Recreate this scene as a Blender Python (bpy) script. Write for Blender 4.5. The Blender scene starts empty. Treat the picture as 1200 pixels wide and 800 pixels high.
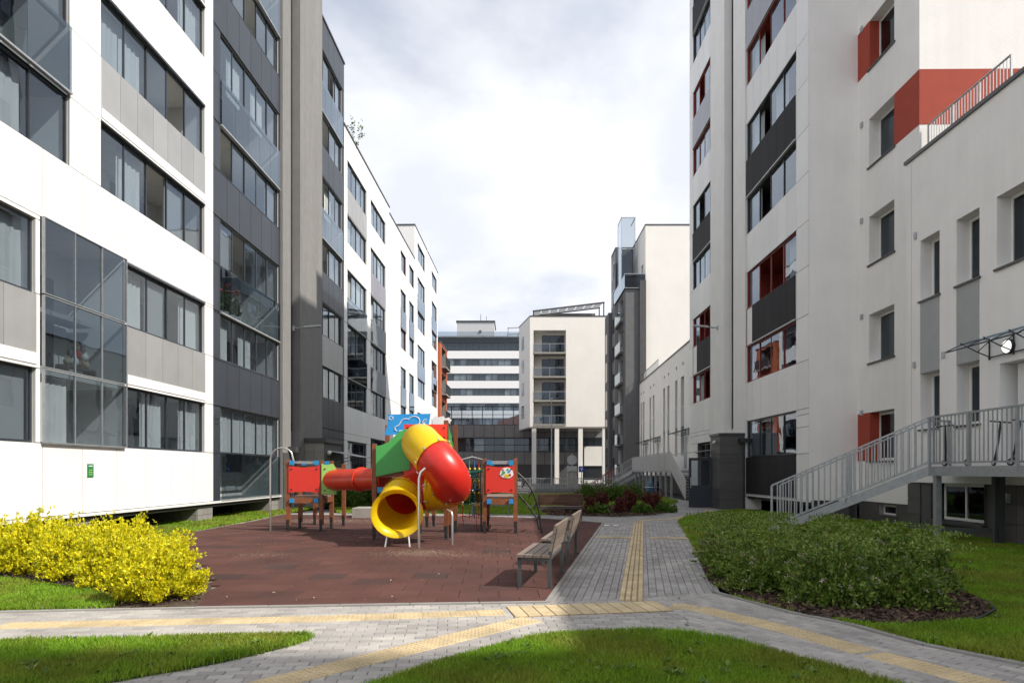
import bpy, math, random
import numpy as np
from mathutils import Vector, Matrix

random.seed(7)
RNG = np.random.default_rng(11)
SC = bpy.context.scene
COL = SC.collection
PI = math.pi
R = math.radians

# ------------------------------------------------------------------ camera, sun, sky
cam_d = bpy.data.cameras.new('camera')
cam = bpy.data.objects.new('camera', cam_d)
COL.objects.link(cam)
cam.location = (0, 0, 1.55)
cam.rotation_euler = (R(90), 0, 0)
cam_d.sensor_width = 36
cam_d.lens = 24
cam_d.shift_y = 0.1267
cam_d.clip_start = 0.05
cam_d.clip_end = 3000
SC.camera = cam

SUN_AZ = Vector((0.902, -0.431, 0)).normalized()
SUN_EL = R(42)
to_sun = Vector((SUN_AZ.x * math.cos(SUN_EL), SUN_AZ.y * math.cos(SUN_EL), math.sin(SUN_EL)))
sd = bpy.data.lights.new('sun', 'SUN')
sd.energy = 3.65
sd.angle = R(0.55)
sd.color = (1.0, 0.93, 0.83)
so = bpy.data.objects.new('sun', sd)
so.rotation_euler = (-to_sun).to_track_quat('-Z', 'Y').to_euler()
so.location = (30, -20, 60)
COL.objects.link(so)

W = bpy.data.worlds.new('World')
SC.world = W
W.use_nodes = True
nt = W.node_tree
nt.nodes.clear()
def wn(t, **k):
    n = nt.nodes.new(t)
    for a, b in k.items(): setattr(n, a, b)
    return n
out = wn('ShaderNodeOutputWorld')
bg = wn('ShaderNodeBackground')
bg.inputs['Strength'].default_value = 0.1
sky = wn('ShaderNodeTexSky', sky_type='NISHITA', sun_disc=False)
sky.sun_elevation = SUN_EL
sky.sun_rotation = math.atan2(SUN_AZ.x, SUN_AZ.y)
sky.air_density = 1.0
sky.dust_density = 1.5
tc = wn('ShaderNodeTexCoord')
sep = wn('ShaderNodeSeparateXYZ')
nt.links.new(tc.outputs['Generated'], sep.inputs[0])
mz = wn('ShaderNodeMath', operation='MAXIMUM'); mz.inputs[1].default_value = 0.0
nt.links.new(sep.outputs['Z'], mz.inputs[0])
az = wn('ShaderNodeMath', operation='ADD'); az.inputs[1].default_value = 0.22
nt.links.new(mz.outputs[0], az.inputs[0])
dx = wn('ShaderNodeMath', operation='DIVIDE'); dy = wn('ShaderNodeMath', operation='DIVIDE')
nt.links.new(sep.outputs['X'], dx.inputs[0]); nt.links.new(az.outputs[0], dx.inputs[1])
nt.links.new(sep.outputs['Y'], dy.inputs[0]); nt.links.new(az.outputs[0], dy.inputs[1])
cmb = wn('ShaderNodeCombineXYZ')
nt.links.new(dx.outputs[0], cmb.inputs[0]); nt.links.new(dy.outputs[0], cmb.inputs[1])
def wnoise(scale, detail, rough, off):
    m = wn('ShaderNodeMapping'); m.inputs['Location'].default_value = off
    nt.links.new(cmb.outputs[0], m.inputs[0])
    n = wn('ShaderNodeTexNoise'); n.inputs['Scale'].default_value = scale
    n.inputs['Detail'].default_value = detail; n.inputs['Roughness'].default_value = rough
    n.inputs['Distortion'].default_value = 0.25
    nt.links.new(m.outputs[0], n.inputs['Vector'])
    return n
n1 = wnoise(1.0, 8, 0.54, (3.1, 1.7, 0.4))
n2 = wnoise(2.0, 9, 0.55, (7.3, 0.2, 2.2))
shade = wn('ShaderNodeValToRGB')
shade.color_ramp.elements[0].position = 0.40; shade.color_ramp.elements[0].color = (5.75, 6.0, 6.6, 1)
shade.color_ramp.elements[1].position = 0.66; shade.color_ramp.elements[1].color = (7.3, 7.35, 7.55, 1)
nt.links.new(n2.outputs['Fac'], shade.inputs[0])
mask = wn('ShaderNodeValToRGB')
mask.color_ramp.elements[0].position = 0.36; mask.color_ramp.elements[0].color = (0.5, 0.5, 0.5, 1)
mask.color_ramp.elements[1].position = 0.50; mask.color_ramp.elements[1].color = (1, 1, 1, 1)
nt.links.new(n1.outputs['Fac'], mask.inputs[0])
mixc = wn('ShaderNodeMix', data_type='RGBA')
nt.links.new(mask.outputs[0], mixc.inputs['Factor'])
nt.links.new(sky.outputs[0], mixc.inputs['A'])
nt.links.new(shade.outputs[0], mixc.inputs['B'])
nt.links.new(mixc.outputs['Result'], bg.inputs['Color'])
nt.links.new(bg.outputs[0], out.inputs[0])

SC.view_settings.view_transform = 'Standard'
SC.view_settings.look = 'None'
SC.view_settings.gamma = 1
SC.view_settings.exposure = 0.62
SC.cycles.max_bounces = 8
SC.cycles.transparent_max_bounces = 16
SC.cycles.caustics_reflective = False
SC.cycles.caustics_refractive = False

# ------------------------------------------------------------------ materials
def mat(name, col, rough=0.6, metal=0.0, spec=0.5, var=0.0, vscale=3.0, bump=0.0, bscale=60.0,
        island=0.0, col2=None, streak=0.0, transl=0.0, coat=0.0, icols=None, fine=0.0, fscale=80):
    m = bpy.data.materials.new(name)
    m.use_nodes = True
    t = m.node_tree
    b = t.nodes['Principled BSDF']
    b.inputs['Roughness'].default_value = rough
    b.inputs['Metallic'].default_value = metal
    b.inputs['Specular IOR Level'].default_value = spec
    if coat: b.inputs['Coat Weight'].default_value = coat; b.inputs['Coat Roughness'].default_value = 0.12
    L = t.links.new
    geo = t.nodes.new('ShaderNodeNewGeometry')
    cur = None
    def rgb(c):
        n = t.nodes.new('ShaderNodeRGB'); n.outputs[0].default_value = (*c, 1); return n.outputs[0]
    rnd = None
    if island or icols:
        oi = t.nodes.new('ShaderNodeObjectInfo')
        a = t.nodes.new('ShaderNodeMath'); a.operation = 'ADD'
        L(oi.outputs['Random'], a.inputs[0]); L(geo.outputs['Random Per Island'], a.inputs[1])
        f = t.nodes.new('ShaderNodeMath'); f.operation = 'FRACT'
        L(a.outputs[0], f.inputs[0]); rnd = f.outputs[0]
    if icols:
        rp = t.nodes.new('ShaderNodeValToRGB')
        e = rp.color_ramp.elements
        while len(e) < len(icols): e.new(0.5)
        for i, (p, c) in enumerate(icols): e[i].position = p; e[i].color = (*c, 1)
        L(rnd, rp.inputs[0]); cur = rp.outputs[0]
    else:
        cur = rgb(col)
    def noise(scale, detail=5, vec=None):
        n = t.nodes.new('ShaderNodeTexNoise'); n.inputs['Scale'].default_value = scale
        n.inputs['Detail'].default_value = detail
        L(vec if vec else geo.outputs['Position'], n.inputs['Vector']); return n
    def mult(c, facout, lo, hi):
        mr = t.nodes.new('ShaderNodeMapRange')
        mr.inputs['From Min'].default_value = 0.3; mr.inputs['From Max'].default_value = 0.7
        mr.inputs['To Min'].default_value = lo; mr.inputs['To Max'].default_value = hi
        mr.clamp = True
        L(facout, mr.inputs[0])
        mm = t.nodes.new('ShaderNodeVectorMath'); mm.operation = 'SCALE'
        L(c, mm.inputs[0]); L(mr.outputs[0], mm.inputs['Scale']); return mm.outputs[0]
    if col2:
        n = noise(vscale * 0.6, 6)
        rr = t.nodes.new('ShaderNodeValToRGB'); rr.color_ramp.elements[0].position = 0.42; rr.color_ramp.elements[1].position = 0.6
        L(n.outputs['Fac'], rr.inputs[0])
        mx = t.nodes.new('ShaderNodeMix'); mx.data_type = 'RGBA'
        L(rr.outputs[0], mx.inputs['Factor']); L(cur, mx.inputs['A']); mx.inputs['B'].default_value = (*col2, 1)
        cur = mx.outputs['Result']
    if var: cur = mult(cur, noise(vscale).outputs['Fac'], 1 - var, 1 + var)
    if fine: cur = mult(cur, noise(fscale, 3).outputs['Fac'], 1 - fine, 1 + fine)
    if island:
        mr = t.nodes.new('ShaderNodeMapRange'); mr.inputs['To Min'].default_value = 1 - island; mr.inputs['To Max'].default_value = 1 + island
        L(rnd, mr.inputs[0])
        mm = t.nodes.new('ShaderNodeVectorMath'); mm.operation = 'SCALE'
        L(cur, mm.inputs[0]); L(mr.outputs[0], mm.inputs['Scale']); cur = mm.outputs[0]
    if streak:
        mp = t.nodes.new('ShaderNodeMapping'); mp.inputs['Scale'].default_value = (1.8, 1.8, 0.12)
        L(geo.outputs['Position'], mp.inputs[0])
        cur = mult(cur, noise(2.5, 6, mp.outputs[0]).outputs['Fac'], 1 - streak, 1 + streak * 0.4)
    L(cur, b.inputs['Base Color'])
    if bump:
        bn = t.nodes.new('ShaderNodeBump'); bn.inputs['Strength'].default_value = bump; bn.inputs['Distance'].default_value = 0.01
        L(noise(bscale, 4).outputs['Fac'], bn.inputs['Height']); L(bn.outputs[0], b.inputs['Normal'])
    if transl:
        tr = t.nodes.new('ShaderNodeBsdfTranslucent'); L(cur, tr.inputs['Color'])
        ms = t.nodes.new('ShaderNodeMixShader'); ms.inputs[0].default_value = transl
        L(b.outputs[0], ms.inputs[1]); L(tr.outputs[0], ms.inputs[2])
        L(ms.outputs[0], t.nodes['Material Output'].inputs[0])
    return m

def glass(name, tint, refl=1.0, rough=0.0, wav=0.0028):
    m = bpy.data.materials.new(name); m.use_nodes = True
    t = m.node_tree; t.nodes.remove(t.nodes['Principled BSDF']); L = t.links.new
    tr = t.nodes.new('ShaderNodeBsdfTransparent'); tr.inputs[0].default_value = (*tint, 1)
    gl = t.nodes.new('ShaderNodeBsdfGlossy'); gl.inputs['Roughness'].default_value = rough
    gl.inputs['Color'].default_value = (0.80, 0.90, 1.0, 1)
    fr = t.nodes.new('ShaderNodeFresnel'); fr.inputs['IOR'].default_value = 1.55
    mu = t.nodes.new('ShaderNodeMath'); mu.operation = 'MULTIPLY'; mu.inputs[1].default_value = refl; mu.use_clamp = True
    L(fr.outputs[0], mu.inputs[0])
    geo = t.nodes.new('ShaderNodeNewGeometry'); oi = t.nodes.new('ShaderNodeObjectInfo')
    fb = t.nodes.new('ShaderNodeMath'); fb.operation = 'SUBTRACT'; fb.inputs[0].default_value = 1.0; L(geo.outputs['Backfacing'], fb.inputs[1])
    m2 = t.nodes.new('ShaderNodeMath'); m2.operation = 'MULTIPLY'; L(mu.outputs[0], m2.inputs[0]); L(fb.outputs[0], m2.inputs[1])
    ad = t.nodes.new('ShaderNodeVectorMath'); ad.operation = 'ADD'
    sc = t.nodes.new('ShaderNodeVectorMath'); sc.operation = 'SCALE'; sc.inputs['Scale'].default_value = 37.0
    L(oi.outputs['Random'], sc.inputs[0]); L(geo.outputs['Position'], ad.inputs[0]); L(sc.outputs[0], ad.inputs[1])
    no = t.nodes.new('ShaderNodeTexNoise'); no.inputs['Scale'].default_value = 1.1; no.inputs['Detail'].default_value = 1.5
    L(ad.outputs[0], no.inputs['Vector'])
    bn = t.nodes.new('ShaderNodeBump'); bn.inputs['Strength'].default_value = 1.0; bn.inputs['Distance'].default_value = wav
    L(no.outputs['Fac'], bn.inputs['Height']); L(bn.outputs[0], gl.inputs['Normal'])
    mx = t.nodes.new('ShaderNodeMixShader')
    L(m2.outputs[0], mx.inputs[0]); L(tr.outputs[0], mx.inputs[1]); L(gl.outputs[0], mx.inputs[2])
    L(mx.outputs[0], t.nodes['Material Output'].inputs[0])
    return m

def emis(name, col, s):
    m = bpy.data.materials.new(name); m.use_nodes = True
    b = m.node_tree.nodes['Principled BSDF']
    b.inputs['Base Color'].default_value = (*col, 1)
    b.inputs['Emission Color'].default_value = (*col, 1); b.inputs['Emission Strength'].default_value = s
    return m

M = {}
M['white_clad'] = mat('white_cladding', (0.80, 0.80, 0.80), 0.45, var=0.02, vscale=1.5, island=0.025, bump=0.03, bscale=30)
M['shade_clad'] = mat('light_grey_cladding', (0.80, 0.795, 0.785), 0.5, var=0.02, vscale=1.5, island=0.045, streak=0.02)
M['grey_clad'] = mat('pale_grey_cladding', (0.50, 0.51, 0.53), 0.45, var=0.03, island=0.04, streak=0.05)
M['dark_clad'] = mat('charcoal_cladding', (0.033, 0.040, 0.054), 0.42, var=0.10, vscale=2, island=0.10, streak=0.12)
M['plaster'] = mat('white_plaster', (0.84, 0.825, 0.80), 0.85, var=0.03, vscale=1.2, bump=0.45, bscale=55, streak=0.03, fine=0.035, fscale=45)
M['plaster_far'] = mat('cream_plaster', (0.80, 0.78, 0.74), 0.85, var=0.03, vscale=0.5, bump=0.2, bscale=20, streak=0.015)
M['plaster_grey'] = mat('grey_plaster', (0.36, 0.375, 0.38), 0.85, var=0.04, bump=0.45, bscale=55, fine=0.03)
M['plaster_red'] = mat('red_plaster', (0.36, 0.055, 0.03), 0.85, var=0.06, bump=0.45, bscale=55, fine=0.05)
M['plaster_tower'] = mat('warm_grey_plaster', (0.225, 0.222, 0.218), 0.85, var=0.06, bump=0.5, bscale=45, streak=0.10, fine=0.05)
M['plaster_dark'] = mat('dark_plaster', (0.085, 0.085, 0.088), 0.85, var=0.08, bump=0.4, bscale=40, streak=0.1)
M['brick_red'] = mat('orange_render', (0.40, 0.10, 0.04), 0.8, var=0.08, bump=0.2)
M['backing'] = mat('wall_backing', (0.10, 0.10, 0.10), 0.9)
M['beige'] = mat('perforated_metal', (0.40, 0.403, 0.405), 0.42, metal=0.35, var=0.06, vscale=1.5, island=0.07, bump=0.15, bscale=260, fine=0.05, fscale=120)
M['plaster_mid'] = mat('charcoal_plaster', (0.13, 0.132, 0.136), 0.85, var=0.08, bump=0.3, bscale=40, fine=0.05)
M['frosted'] = mat('frosted_roof_panel', (0.72, 0.73, 0.74), 0.6, transl=0.55)
M['lilac'] = mat('lilac_metal', (0.30, 0.30, 0.34), 0.42, metal=0.3, var=0.05, island=0.05)
M['dark_metal_panel'] = mat('dark_perforated_metal', (0.022, 0.022, 0.025), 0.7, spec=0.2, var=0.08, island=0.12, fine=0.06, fscale=120)
M['frame_dark'] = mat('anthracite_frame', (0.028, 0.034, 0.045), 0.4)
M['frame_red'] = mat('red_frame', (0.22, 0.03, 0.025), 0.45)
M['frame_white'] = mat('white_frame', (0.78, 0.78, 0.76), 0.4)
M['glass'] = glass('window_glass', (0.74, 0.78, 0.81), 1.5)
M['glass_smoke'] = glass('smoked_glass', (0.58, 0.63, 0.66), 1.45)
M['glass_dark'] = glass('dark_glass', (0.30, 0.33, 0.36), 1.3)
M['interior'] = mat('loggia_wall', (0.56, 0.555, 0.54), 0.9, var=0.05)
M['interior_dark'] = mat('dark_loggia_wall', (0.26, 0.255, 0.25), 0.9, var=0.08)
M['interior_black'] = mat('shaded_loggia_wall', (0.10, 0.098, 0.095), 0.9, var=0.08)  # shade inside the open loggias is put into this wall colour
M['glass_clear'] = glass('clear_canopy', (0.9, 0.93, 0.95), 0.45)
M['interior_red'] = mat('red_loggia_wall', (0.30, 0.05, 0.03), 0.85, var=0.08)
M['door_dark'] = mat('inner_dark_glass', (0.03, 0.035, 0.04), 0.12)
M['curtain'] = mat('white_curtain', (0.72, 0.71, 0.68), 0.9, island=0.05, var=0.03)
M['blind'] = mat('grey_blind', (0.40, 0.40, 0.40), 0.8, island=0.1)
M['stone'] = mat('dark_stone_tile', (0.085, 0.082, 0.08), 0.55, var=0.08, island=0.10, bump=0.2, bscale=25)
M['stone_grey'] = mat('grey_stone_tile', (0.25, 0.24, 0.225), 0.6, var=0.06, island=0.08, bump=0.2, bscale=25)
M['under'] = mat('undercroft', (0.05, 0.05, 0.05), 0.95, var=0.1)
M['coping'] = mat('dark_coping', (0.055, 0.058, 0.062), 0.4)
M['roof'] = mat('roof_felt', (0.12, 0.12, 0.12), 0.9)
M['galv'] = mat('galvanised_steel', (0.33, 0.35, 0.365), 0.45, metal=0.35, var=0.12, vscale=9, island=0.05, bump=0.05, bscale=80)
M['galv_light'] = mat('pale_galvanised_steel', (0.42, 0.43, 0.44), 0.45, metal=0.4, var=0.1, vscale=4)
M['steel'] = mat('stainless_steel', (0.62, 0.62, 0.62), 0.28, metal=0.9)
M['black'] = mat('black_metal', (0.02, 0.021, 0.023), 0.45)
M['dgreen'] = mat('dark_grey_metal', (0.06, 0.068, 0.07), 0.45, var=0.06)
M['white_paint'] = mat('white_paint', (0.78, 0.78, 0.78), 0.5)
M['lamp'] = emis('lamp_glow', (1.0, 0.97, 0.90), 0.8)
M['concrete'] = mat('concrete', (0.30, 0.285, 0.26), 0.9, var=0.12, bump=0.3, bscale=40, fine=0.08)
# playground
M['p_red'] = mat('red_plastic', (0.56, 0.022, 0.014), 0.34, var=0.06, vscale=4, bump=0.02, bscale=12)
M['p_redpanel'] = mat('red_board', (0.68, 0.035, 0.022), 0.42, var=0.04, vscale=3, fine=0.03, fscale=200)
M['p_orange'] = mat('red_orange_tunnel', (0.58, 0.04, 0.016), 0.36, var=0.06)
M['p_yellow'] = mat('yellow_plastic', (0.90, 0.64, 0.012), 0.32, var=0.05, transl=0.30, vscale=3, bump=0.02, bscale=12)
M['p_green'] = mat('green_board', (0.06, 0.36, 0.085), 0.42, var=0.04)
M['p_lime'] = mat('lime_board', (0.28, 0.50, 0.12), 0.45)
M['p_blue'] = mat('blue_board', (0.02, 0.30, 0.72), 0.4, var=0.04)
M['p_cyan'] = mat('blue_clamp', (0.02, 0.25, 0.55), 0.4)
M['p_white'] = mat('white_board', (0.80, 0.80, 0.80), 0.45)
M['wood_post'] = mat('stained_wood_post', (0.21, 0.068, 0.027), 0.6, var=0.18, vscale=12, island=0.12, streak=0.12)
M['wood_slat'] = mat('bench_wood', (0.185, 0.142, 0.116), 0.65, var=0.14, vscale=14, island=0.14, streak=0.05, fine=0.1, fscale=60)
M['wood_slat_dark'] = mat('dark_bench_wood', (0.115, 0.062, 0.04), 0.65, var=0.14, vscale=14, island=0.12)
M['rope_r'] = mat('red_rope', (0.5, 0.03, 0.03), 0.8)
M['rope_g'] = mat('green_rope', (0.03, 0.28, 0.18), 0.8)
M['rope_b'] = mat('blue_rope', (0.03, 0.12, 0.4), 0.8)
M['ball_y'] = mat('yellow_bead', (0.75, 0.5, 0.05), 0.5)
# ground
M['ground'] = mat('asphalt', (0.07, 0.07, 0.07), 0.95, var=0.1, bump=0.3, bscale=80)
M['bedding'] = mat('joint_sand', (0.16, 0.145, 0.125), 0.95, var=0.15)
M['paver'] = mat('grey_paver', (0.34, 0.325, 0.31), 0.85, var=0.17, vscale=1.3, bump=0.4, bscale=120, fine=0.10, fscale=150,
                 icols=[(0.0, (0.275, 0.258, 0.245)), (0.35, (0.335, 0.317, 0.30)), (0.7, (0.36, 0.342, 0.322)), (1.0, (0.41, 0.388, 0.36))])
M['paver_main'] = mat('slate_grey_paver', (0.30, 0.30, 0.30), 0.85, var=0.16, vscale=1.1, bump=0.4, bscale=120, fine=0.10, fscale=150,
                 icols=[(0.0, (0.25, 0.238, 0.228)), (0.4, (0.295, 0.282, 0.27)), (0.75, (0.325, 0.311, 0.296)), (1.0, (0.37, 0.352, 0.33))])
M['tactile'] = mat('yellow_tactile_paver', (0.52, 0.415, 0.25), 0.85, var=0.2, vscale=3, bump=0.4, bscale=110, island=0.10, fine=0.12, fscale=120)
M['tactile_groove'] = mat('tactile_groove_brown', (0.27, 0.195, 0.10), 0.95, var=0.2, fine=0.15)  # darker brown tone for the slab between the ribs
M['rubber'] = mat('rubber_tile', (0.115, 0.045, 0.036), 0.95, spec=0.25, var=0.18, vscale=1.1, bump=0.5, bscale=220, fine=0.22, fscale=160,
                 icols=[(0.0, (0.058, 0.036, 0.033)), (0.05, (0.078, 0.039, 0.034)), (0.4, (0.088, 0.040, 0.034)), (0.8, (0.095, 0.042, 0.035)), (1.0, (0.106, 0.048, 0.040))])
M['sand'] = mat('spilled_sand', (0.40, 0.30, 0.22), 0.95, var=0.15, fine=0.15)
M['soil'] = mat('soil', (0.075, 0.052, 0.038), 0.95, var=0.25, vscale=6, bump=0.8, bscale=40, fine=0.25)
M['chip'] = mat('bark_chip', (0.09, 0.055, 0.038), 0.9, icols=[(0.0, (0.035, 0.022, 0.016)), (0.5, (0.085, 0.05, 0.035)), (1.0, (0.15, 0.095, 0.065))])
M['turf'] = mat('turf', (0.075, 0.12, 0.018), 0.95, var=0.3, vscale=5, bump=0.8, bscale=60, fine=0.3)
M['grass'] = mat('grass_blade', (0.205, 0.355, 0.024), 0.55, spec=0.3, transl=0.35, col2=(0.235, 0.28, 0.035), vscale=1.6, var=0.22, island=0.25)
M['kerb'] = mat('kerb_stone', (0.27, 0.26, 0.245), 0.9, var=0.1, island=0.07, bump=0.3, bscale=70)
M['leaf_gold'] = mat('golden_leaf', (0.6, 0.5, 0.02), 0.5, spec=0.3, transl=0.35,
                 icols=[(0.0, (0.26, 0.33, 0.02)), (0.25, (0.52, 0.52, 0.015)), (0.6, (0.78, 0.69, 0.012)), (1.0, (0.88, 0.80, 0.04))])
M['leaf_green'] = mat('shrub_leaf', (0.08, 0.14, 0.025), 0.5, spec=0.35, transl=0.3,
                 icols=[(0.0, (0.05, 0.10, 0.012)), (0.4, (0.12, 0.205, 0.025)), (0.75, (0.21, 0.30, 0.05)), (1.0, (0.34, 0.37, 0.11))])
M['leaf_hedge'] = mat('hedge_leaf', (0.07, 0.12, 0.02), 0.5, spec=0.35, transl=0.3,
                 icols=[(0.0, (0.04, 0.09, 0.012)), (0.6, (0.09, 0.17, 0.022)), (1.0, (0.19, 0.27, 0.04))])
M['leaf_red'] = mat('red_leaf', (0.12, 0.03, 0.03), 0.5, spec=0.35, transl=0.25,
                 icols=[(0.0, (0.05, 0.018, 0.016)), (0.6, (0.13, 0.032, 0.028)), (1.0, (0.22, 0.06, 0.04))])
M['flower'] = mat('dry_blossom', (0.55, 0.50, 0.38), 0.8, transl=0.2, icols=[(0.0, (0.40, 0.34, 0.22)), (0.6, (0.55, 0.50, 0.36)), (1.0, (0.75, 0.74, 0.68))])
M['stem'] = mat('woody_stem', (0.09, 0.06, 0.04), 0.8)

# ------------------------------------------------------------------ mesh helpers
class MB:
    def __init__(s): s.v = []; s.f = []; s.m = []; s.sm = []
    def add(s, vs, fs, mi=0, smooth=False):
        o = len(s.v); s.v += [tuple(p) for p in vs]
        for f in fs: s.f.append(tuple(i + o for i in f)); s.m.append(mi); s.sm.append(smooth)
        return s
    def box(s, x0, x1, y0, y1, z0, z1, mi=0):
        return s.add([(x0,y0,z0),(x1,y0,z0),(x1,y1,z0),(x0,y1,z0),(x0,y0,z1),(x1,y0,z1),(x1,y1,z1),(x0,y1,z1)],
                     [(0,3,2,1),(4,5,6,7),(0,1,5,4),(1,2,6,5),(2,3,7,6),(3,0,4,7)], mi)
    def quad(s, a, b, c, d, mi=0): return s.add([a, b, c, d], [(0,1,2,3)], mi)
    def prism(s, poly, z0, z1, mi=0, bottom=True, cham=0.0):
        # counter-clockwise polygon in plan, extruded upward, with optional top chamfer
        n = len(poly)
        if area(poly) < 0: poly = poly[::-1]
        if cham:
            cx = sum(p[0] for p in poly) / n; cy = sum(p[1] for p in poly) / n
            ins = []
            for p in poly:
                d = math.hypot(p[0]-cx, p[1]-cy) or 1
                k = max(0.0, 1 - cham * 1.4 / d); ins.append((cx + (p[0]-cx)*k, cy + (p[1]-cy)*k))
            vs = [(x, y, z0) for x, y in poly] + [(x, y, z1 - cham * 0.7) for x, y in poly] + [(x, y, z1) for x, y in ins]
            fs = [tuple(range(2*n, 3*n))]
            for i in range(n):
                j = (i+1) % n
                fs.append((i, j, n+j, n+i)); fs.append((n+i, n+j, 2*n+j, 2*n+i))
        else:
            vs = [(x, y, z0) for x, y in poly] + [(x, y, z1) for x, y in poly]
            fs = [tuple(range(n, 2*n))] + [(i, (i+1) % n, n+(i+1) % n, n+i) for i in range(n)]
        if bottom: fs.append(tuple(range(n-1, -1, -1)))
        return s.add(vs, fs, mi)
    def plate(s, poly, y0, y1, mi=0):
        # outline in x,z, extruded along y
        n = len(poly)
        if area(poly) < 0: poly = poly[::-1]
        vs = [(x, y0, z) for x, z in poly] + [(x, y1, z) for x, z in poly]
        fs = [tuple(range(n)), tuple(range(2*n-1, n-1, -1))] + [(i, n+i, n+(i+1) % n, (i+1) % n) for i in range(n)]
        return s.add(vs, fs, mi)
    def bar(s, a, b, w, h=None, mi=0, up=(0,0,1)):
        # rectangular bar from a to b
        a = Vector(a); b = Vector(b); h = h or w
        d = (b - a); d.normalize()
        u = Vector(up)
        if abs(d.dot(u)) > 0.98: u = Vector((0,1,0))
        x = d.cross(u).normalized(); y = x.cross(d).normalized()
        vs = []
        for p in (a, b):
            for sx, sy in ((-1,-1),(1,-1),(1,1),(-1,1)):
                vs.append(p + x*(sx*w/2) + y*(sy*h/2))
        return s.add(vs, [(0,1,2,3),(7,6,5,4),(0,4,5,1),(1,5,6,2),(2,6,7,3),(3,7,4,0)], mi)
    def tube(s, pts, r, n=8, mi=0, caps=True, smooth=True, inner=False, closed=False):
        P = [Vector(p) for p in pts]; m = len(P)
        rs = r if isinstance(r, (list, tuple)) else [r]*m
        T = []
        for i in range(m):
            a = P[max(i-1, 0)]; b = P[min(i+1, m-1)]
            T.append((b-a).normalized())
        ref = Vector((0,0,1)) if abs(T[0].z) < 0.9 else Vector((1,0,0))
        x = T[0].cross(ref).normalized(); rings = []
        for i in range(m):
            x = (x - T[i]*x.dot(T[i])).normalized(); y = T[i].cross(x)
            rings.append([P[i] + x*(rs[i]*math.cos(2*PI*k/n)) + y*(rs[i]*math.sin(2*PI*k/n)) for k in range(n)])
        vs = [p for rg in rings for p in rg]; fs = []
        for i in range(m-1):
            for k in range(n):
                q = (i*n+k, i*n+(k+1) % n, (i+1)*n+(k+1) % n, (i+1)*n+k)
                fs.append(q[::-1] if inner else q)
        s.add(vs, fs, mi, smooth)
        if caps:
            s.add(rings[0], [tuple(range(n-1,-1,-1))], mi); s.add(rings[-1], [tuple(range(n))], mi)
        return s
    def mesh(s, name, mats):
        me = bpy.data.meshes.new(name)
        me.from_pydata(s.v, [], s.f)
        for m in (mats if isinstance(mats, (list, tuple)) else [mats]): me.materials.append(m)
        me.polygons.foreach_set('material_index', s.m)
        me.polygons.foreach_set('use_smooth', s.sm)
        me.update()
        return me

def area(p): return 0.5*sum(p[i][0]*p[(i+1) % len(p)][1] - p[(i+1) % len(p)][0]*p[i][1] for i in range(len(p)))

CACHE = {}
def cached(key, fn):
    if key not in CACHE: CACHE[key] = fn()
    return CACHE[key]
def box_mesh(w, d, h, m, name='box'):
    """box: x = -d..0 outward face at 0, y centred, z 0..h"""
    k = ('box', round(w,3), round(d,3), round(h,3), m.name)
    return cached(k, lambda: MB().box(-d, 0, -w/2, w/2, 0, h).mesh(name, m))

def O(name, data, parent=None, loc=(0,0,0), rz=0, label=None, cat=None, group=None, kind=None, rot=None):
    o = bpy.data.objects.new(name, data)
    COL.objects.link(o)
    if parent is not None: o.parent = parent
    o.location = loc
    o.rotation_euler = rot if rot else (0, 0, rz)
    if label: o['label'] = label
    if cat: o['category'] = cat
    if group: o['group'] = group
    if kind: o['kind'] = kind
    return o
def thing(name, label, cat, loc=(0,0,0), rz=0, group=None):
    return O(name, None, None, loc, rz, label, cat, group)
def copy_tree(o, parent=None):
    c = o.copy(); COL.objects.link(c)
    if parent is not None: c.parent = parent
    for ch in list(o.children): copy_tree(ch, c)
    return c
def np_mesh(name, verts, faces, m, smooth=False):
    me = bpy.data.meshes.new(name)
    k = faces.shape[1]
    me.vertices.add(len(verts)); me.vertices.foreach_set('co', verts.astype(np.float32).ravel())
    me.loops.add(faces.size); me.loops.foreach_set('vertex_index', faces.astype(np.int32).ravel())
    me.polygons.add(len(faces)); me.polygons.foreach_set('loop_start', np.arange(0, faces.size, k, dtype=np.int32))
    if smooth: me.polygons.foreach_set('use_smooth', np.ones(len(faces), dtype=bool))
    for x in (m if isinstance(m, (list, tuple)) else [m]): me.materials.append(x)
    me.update(calc_edges=True)
    return me
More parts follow.
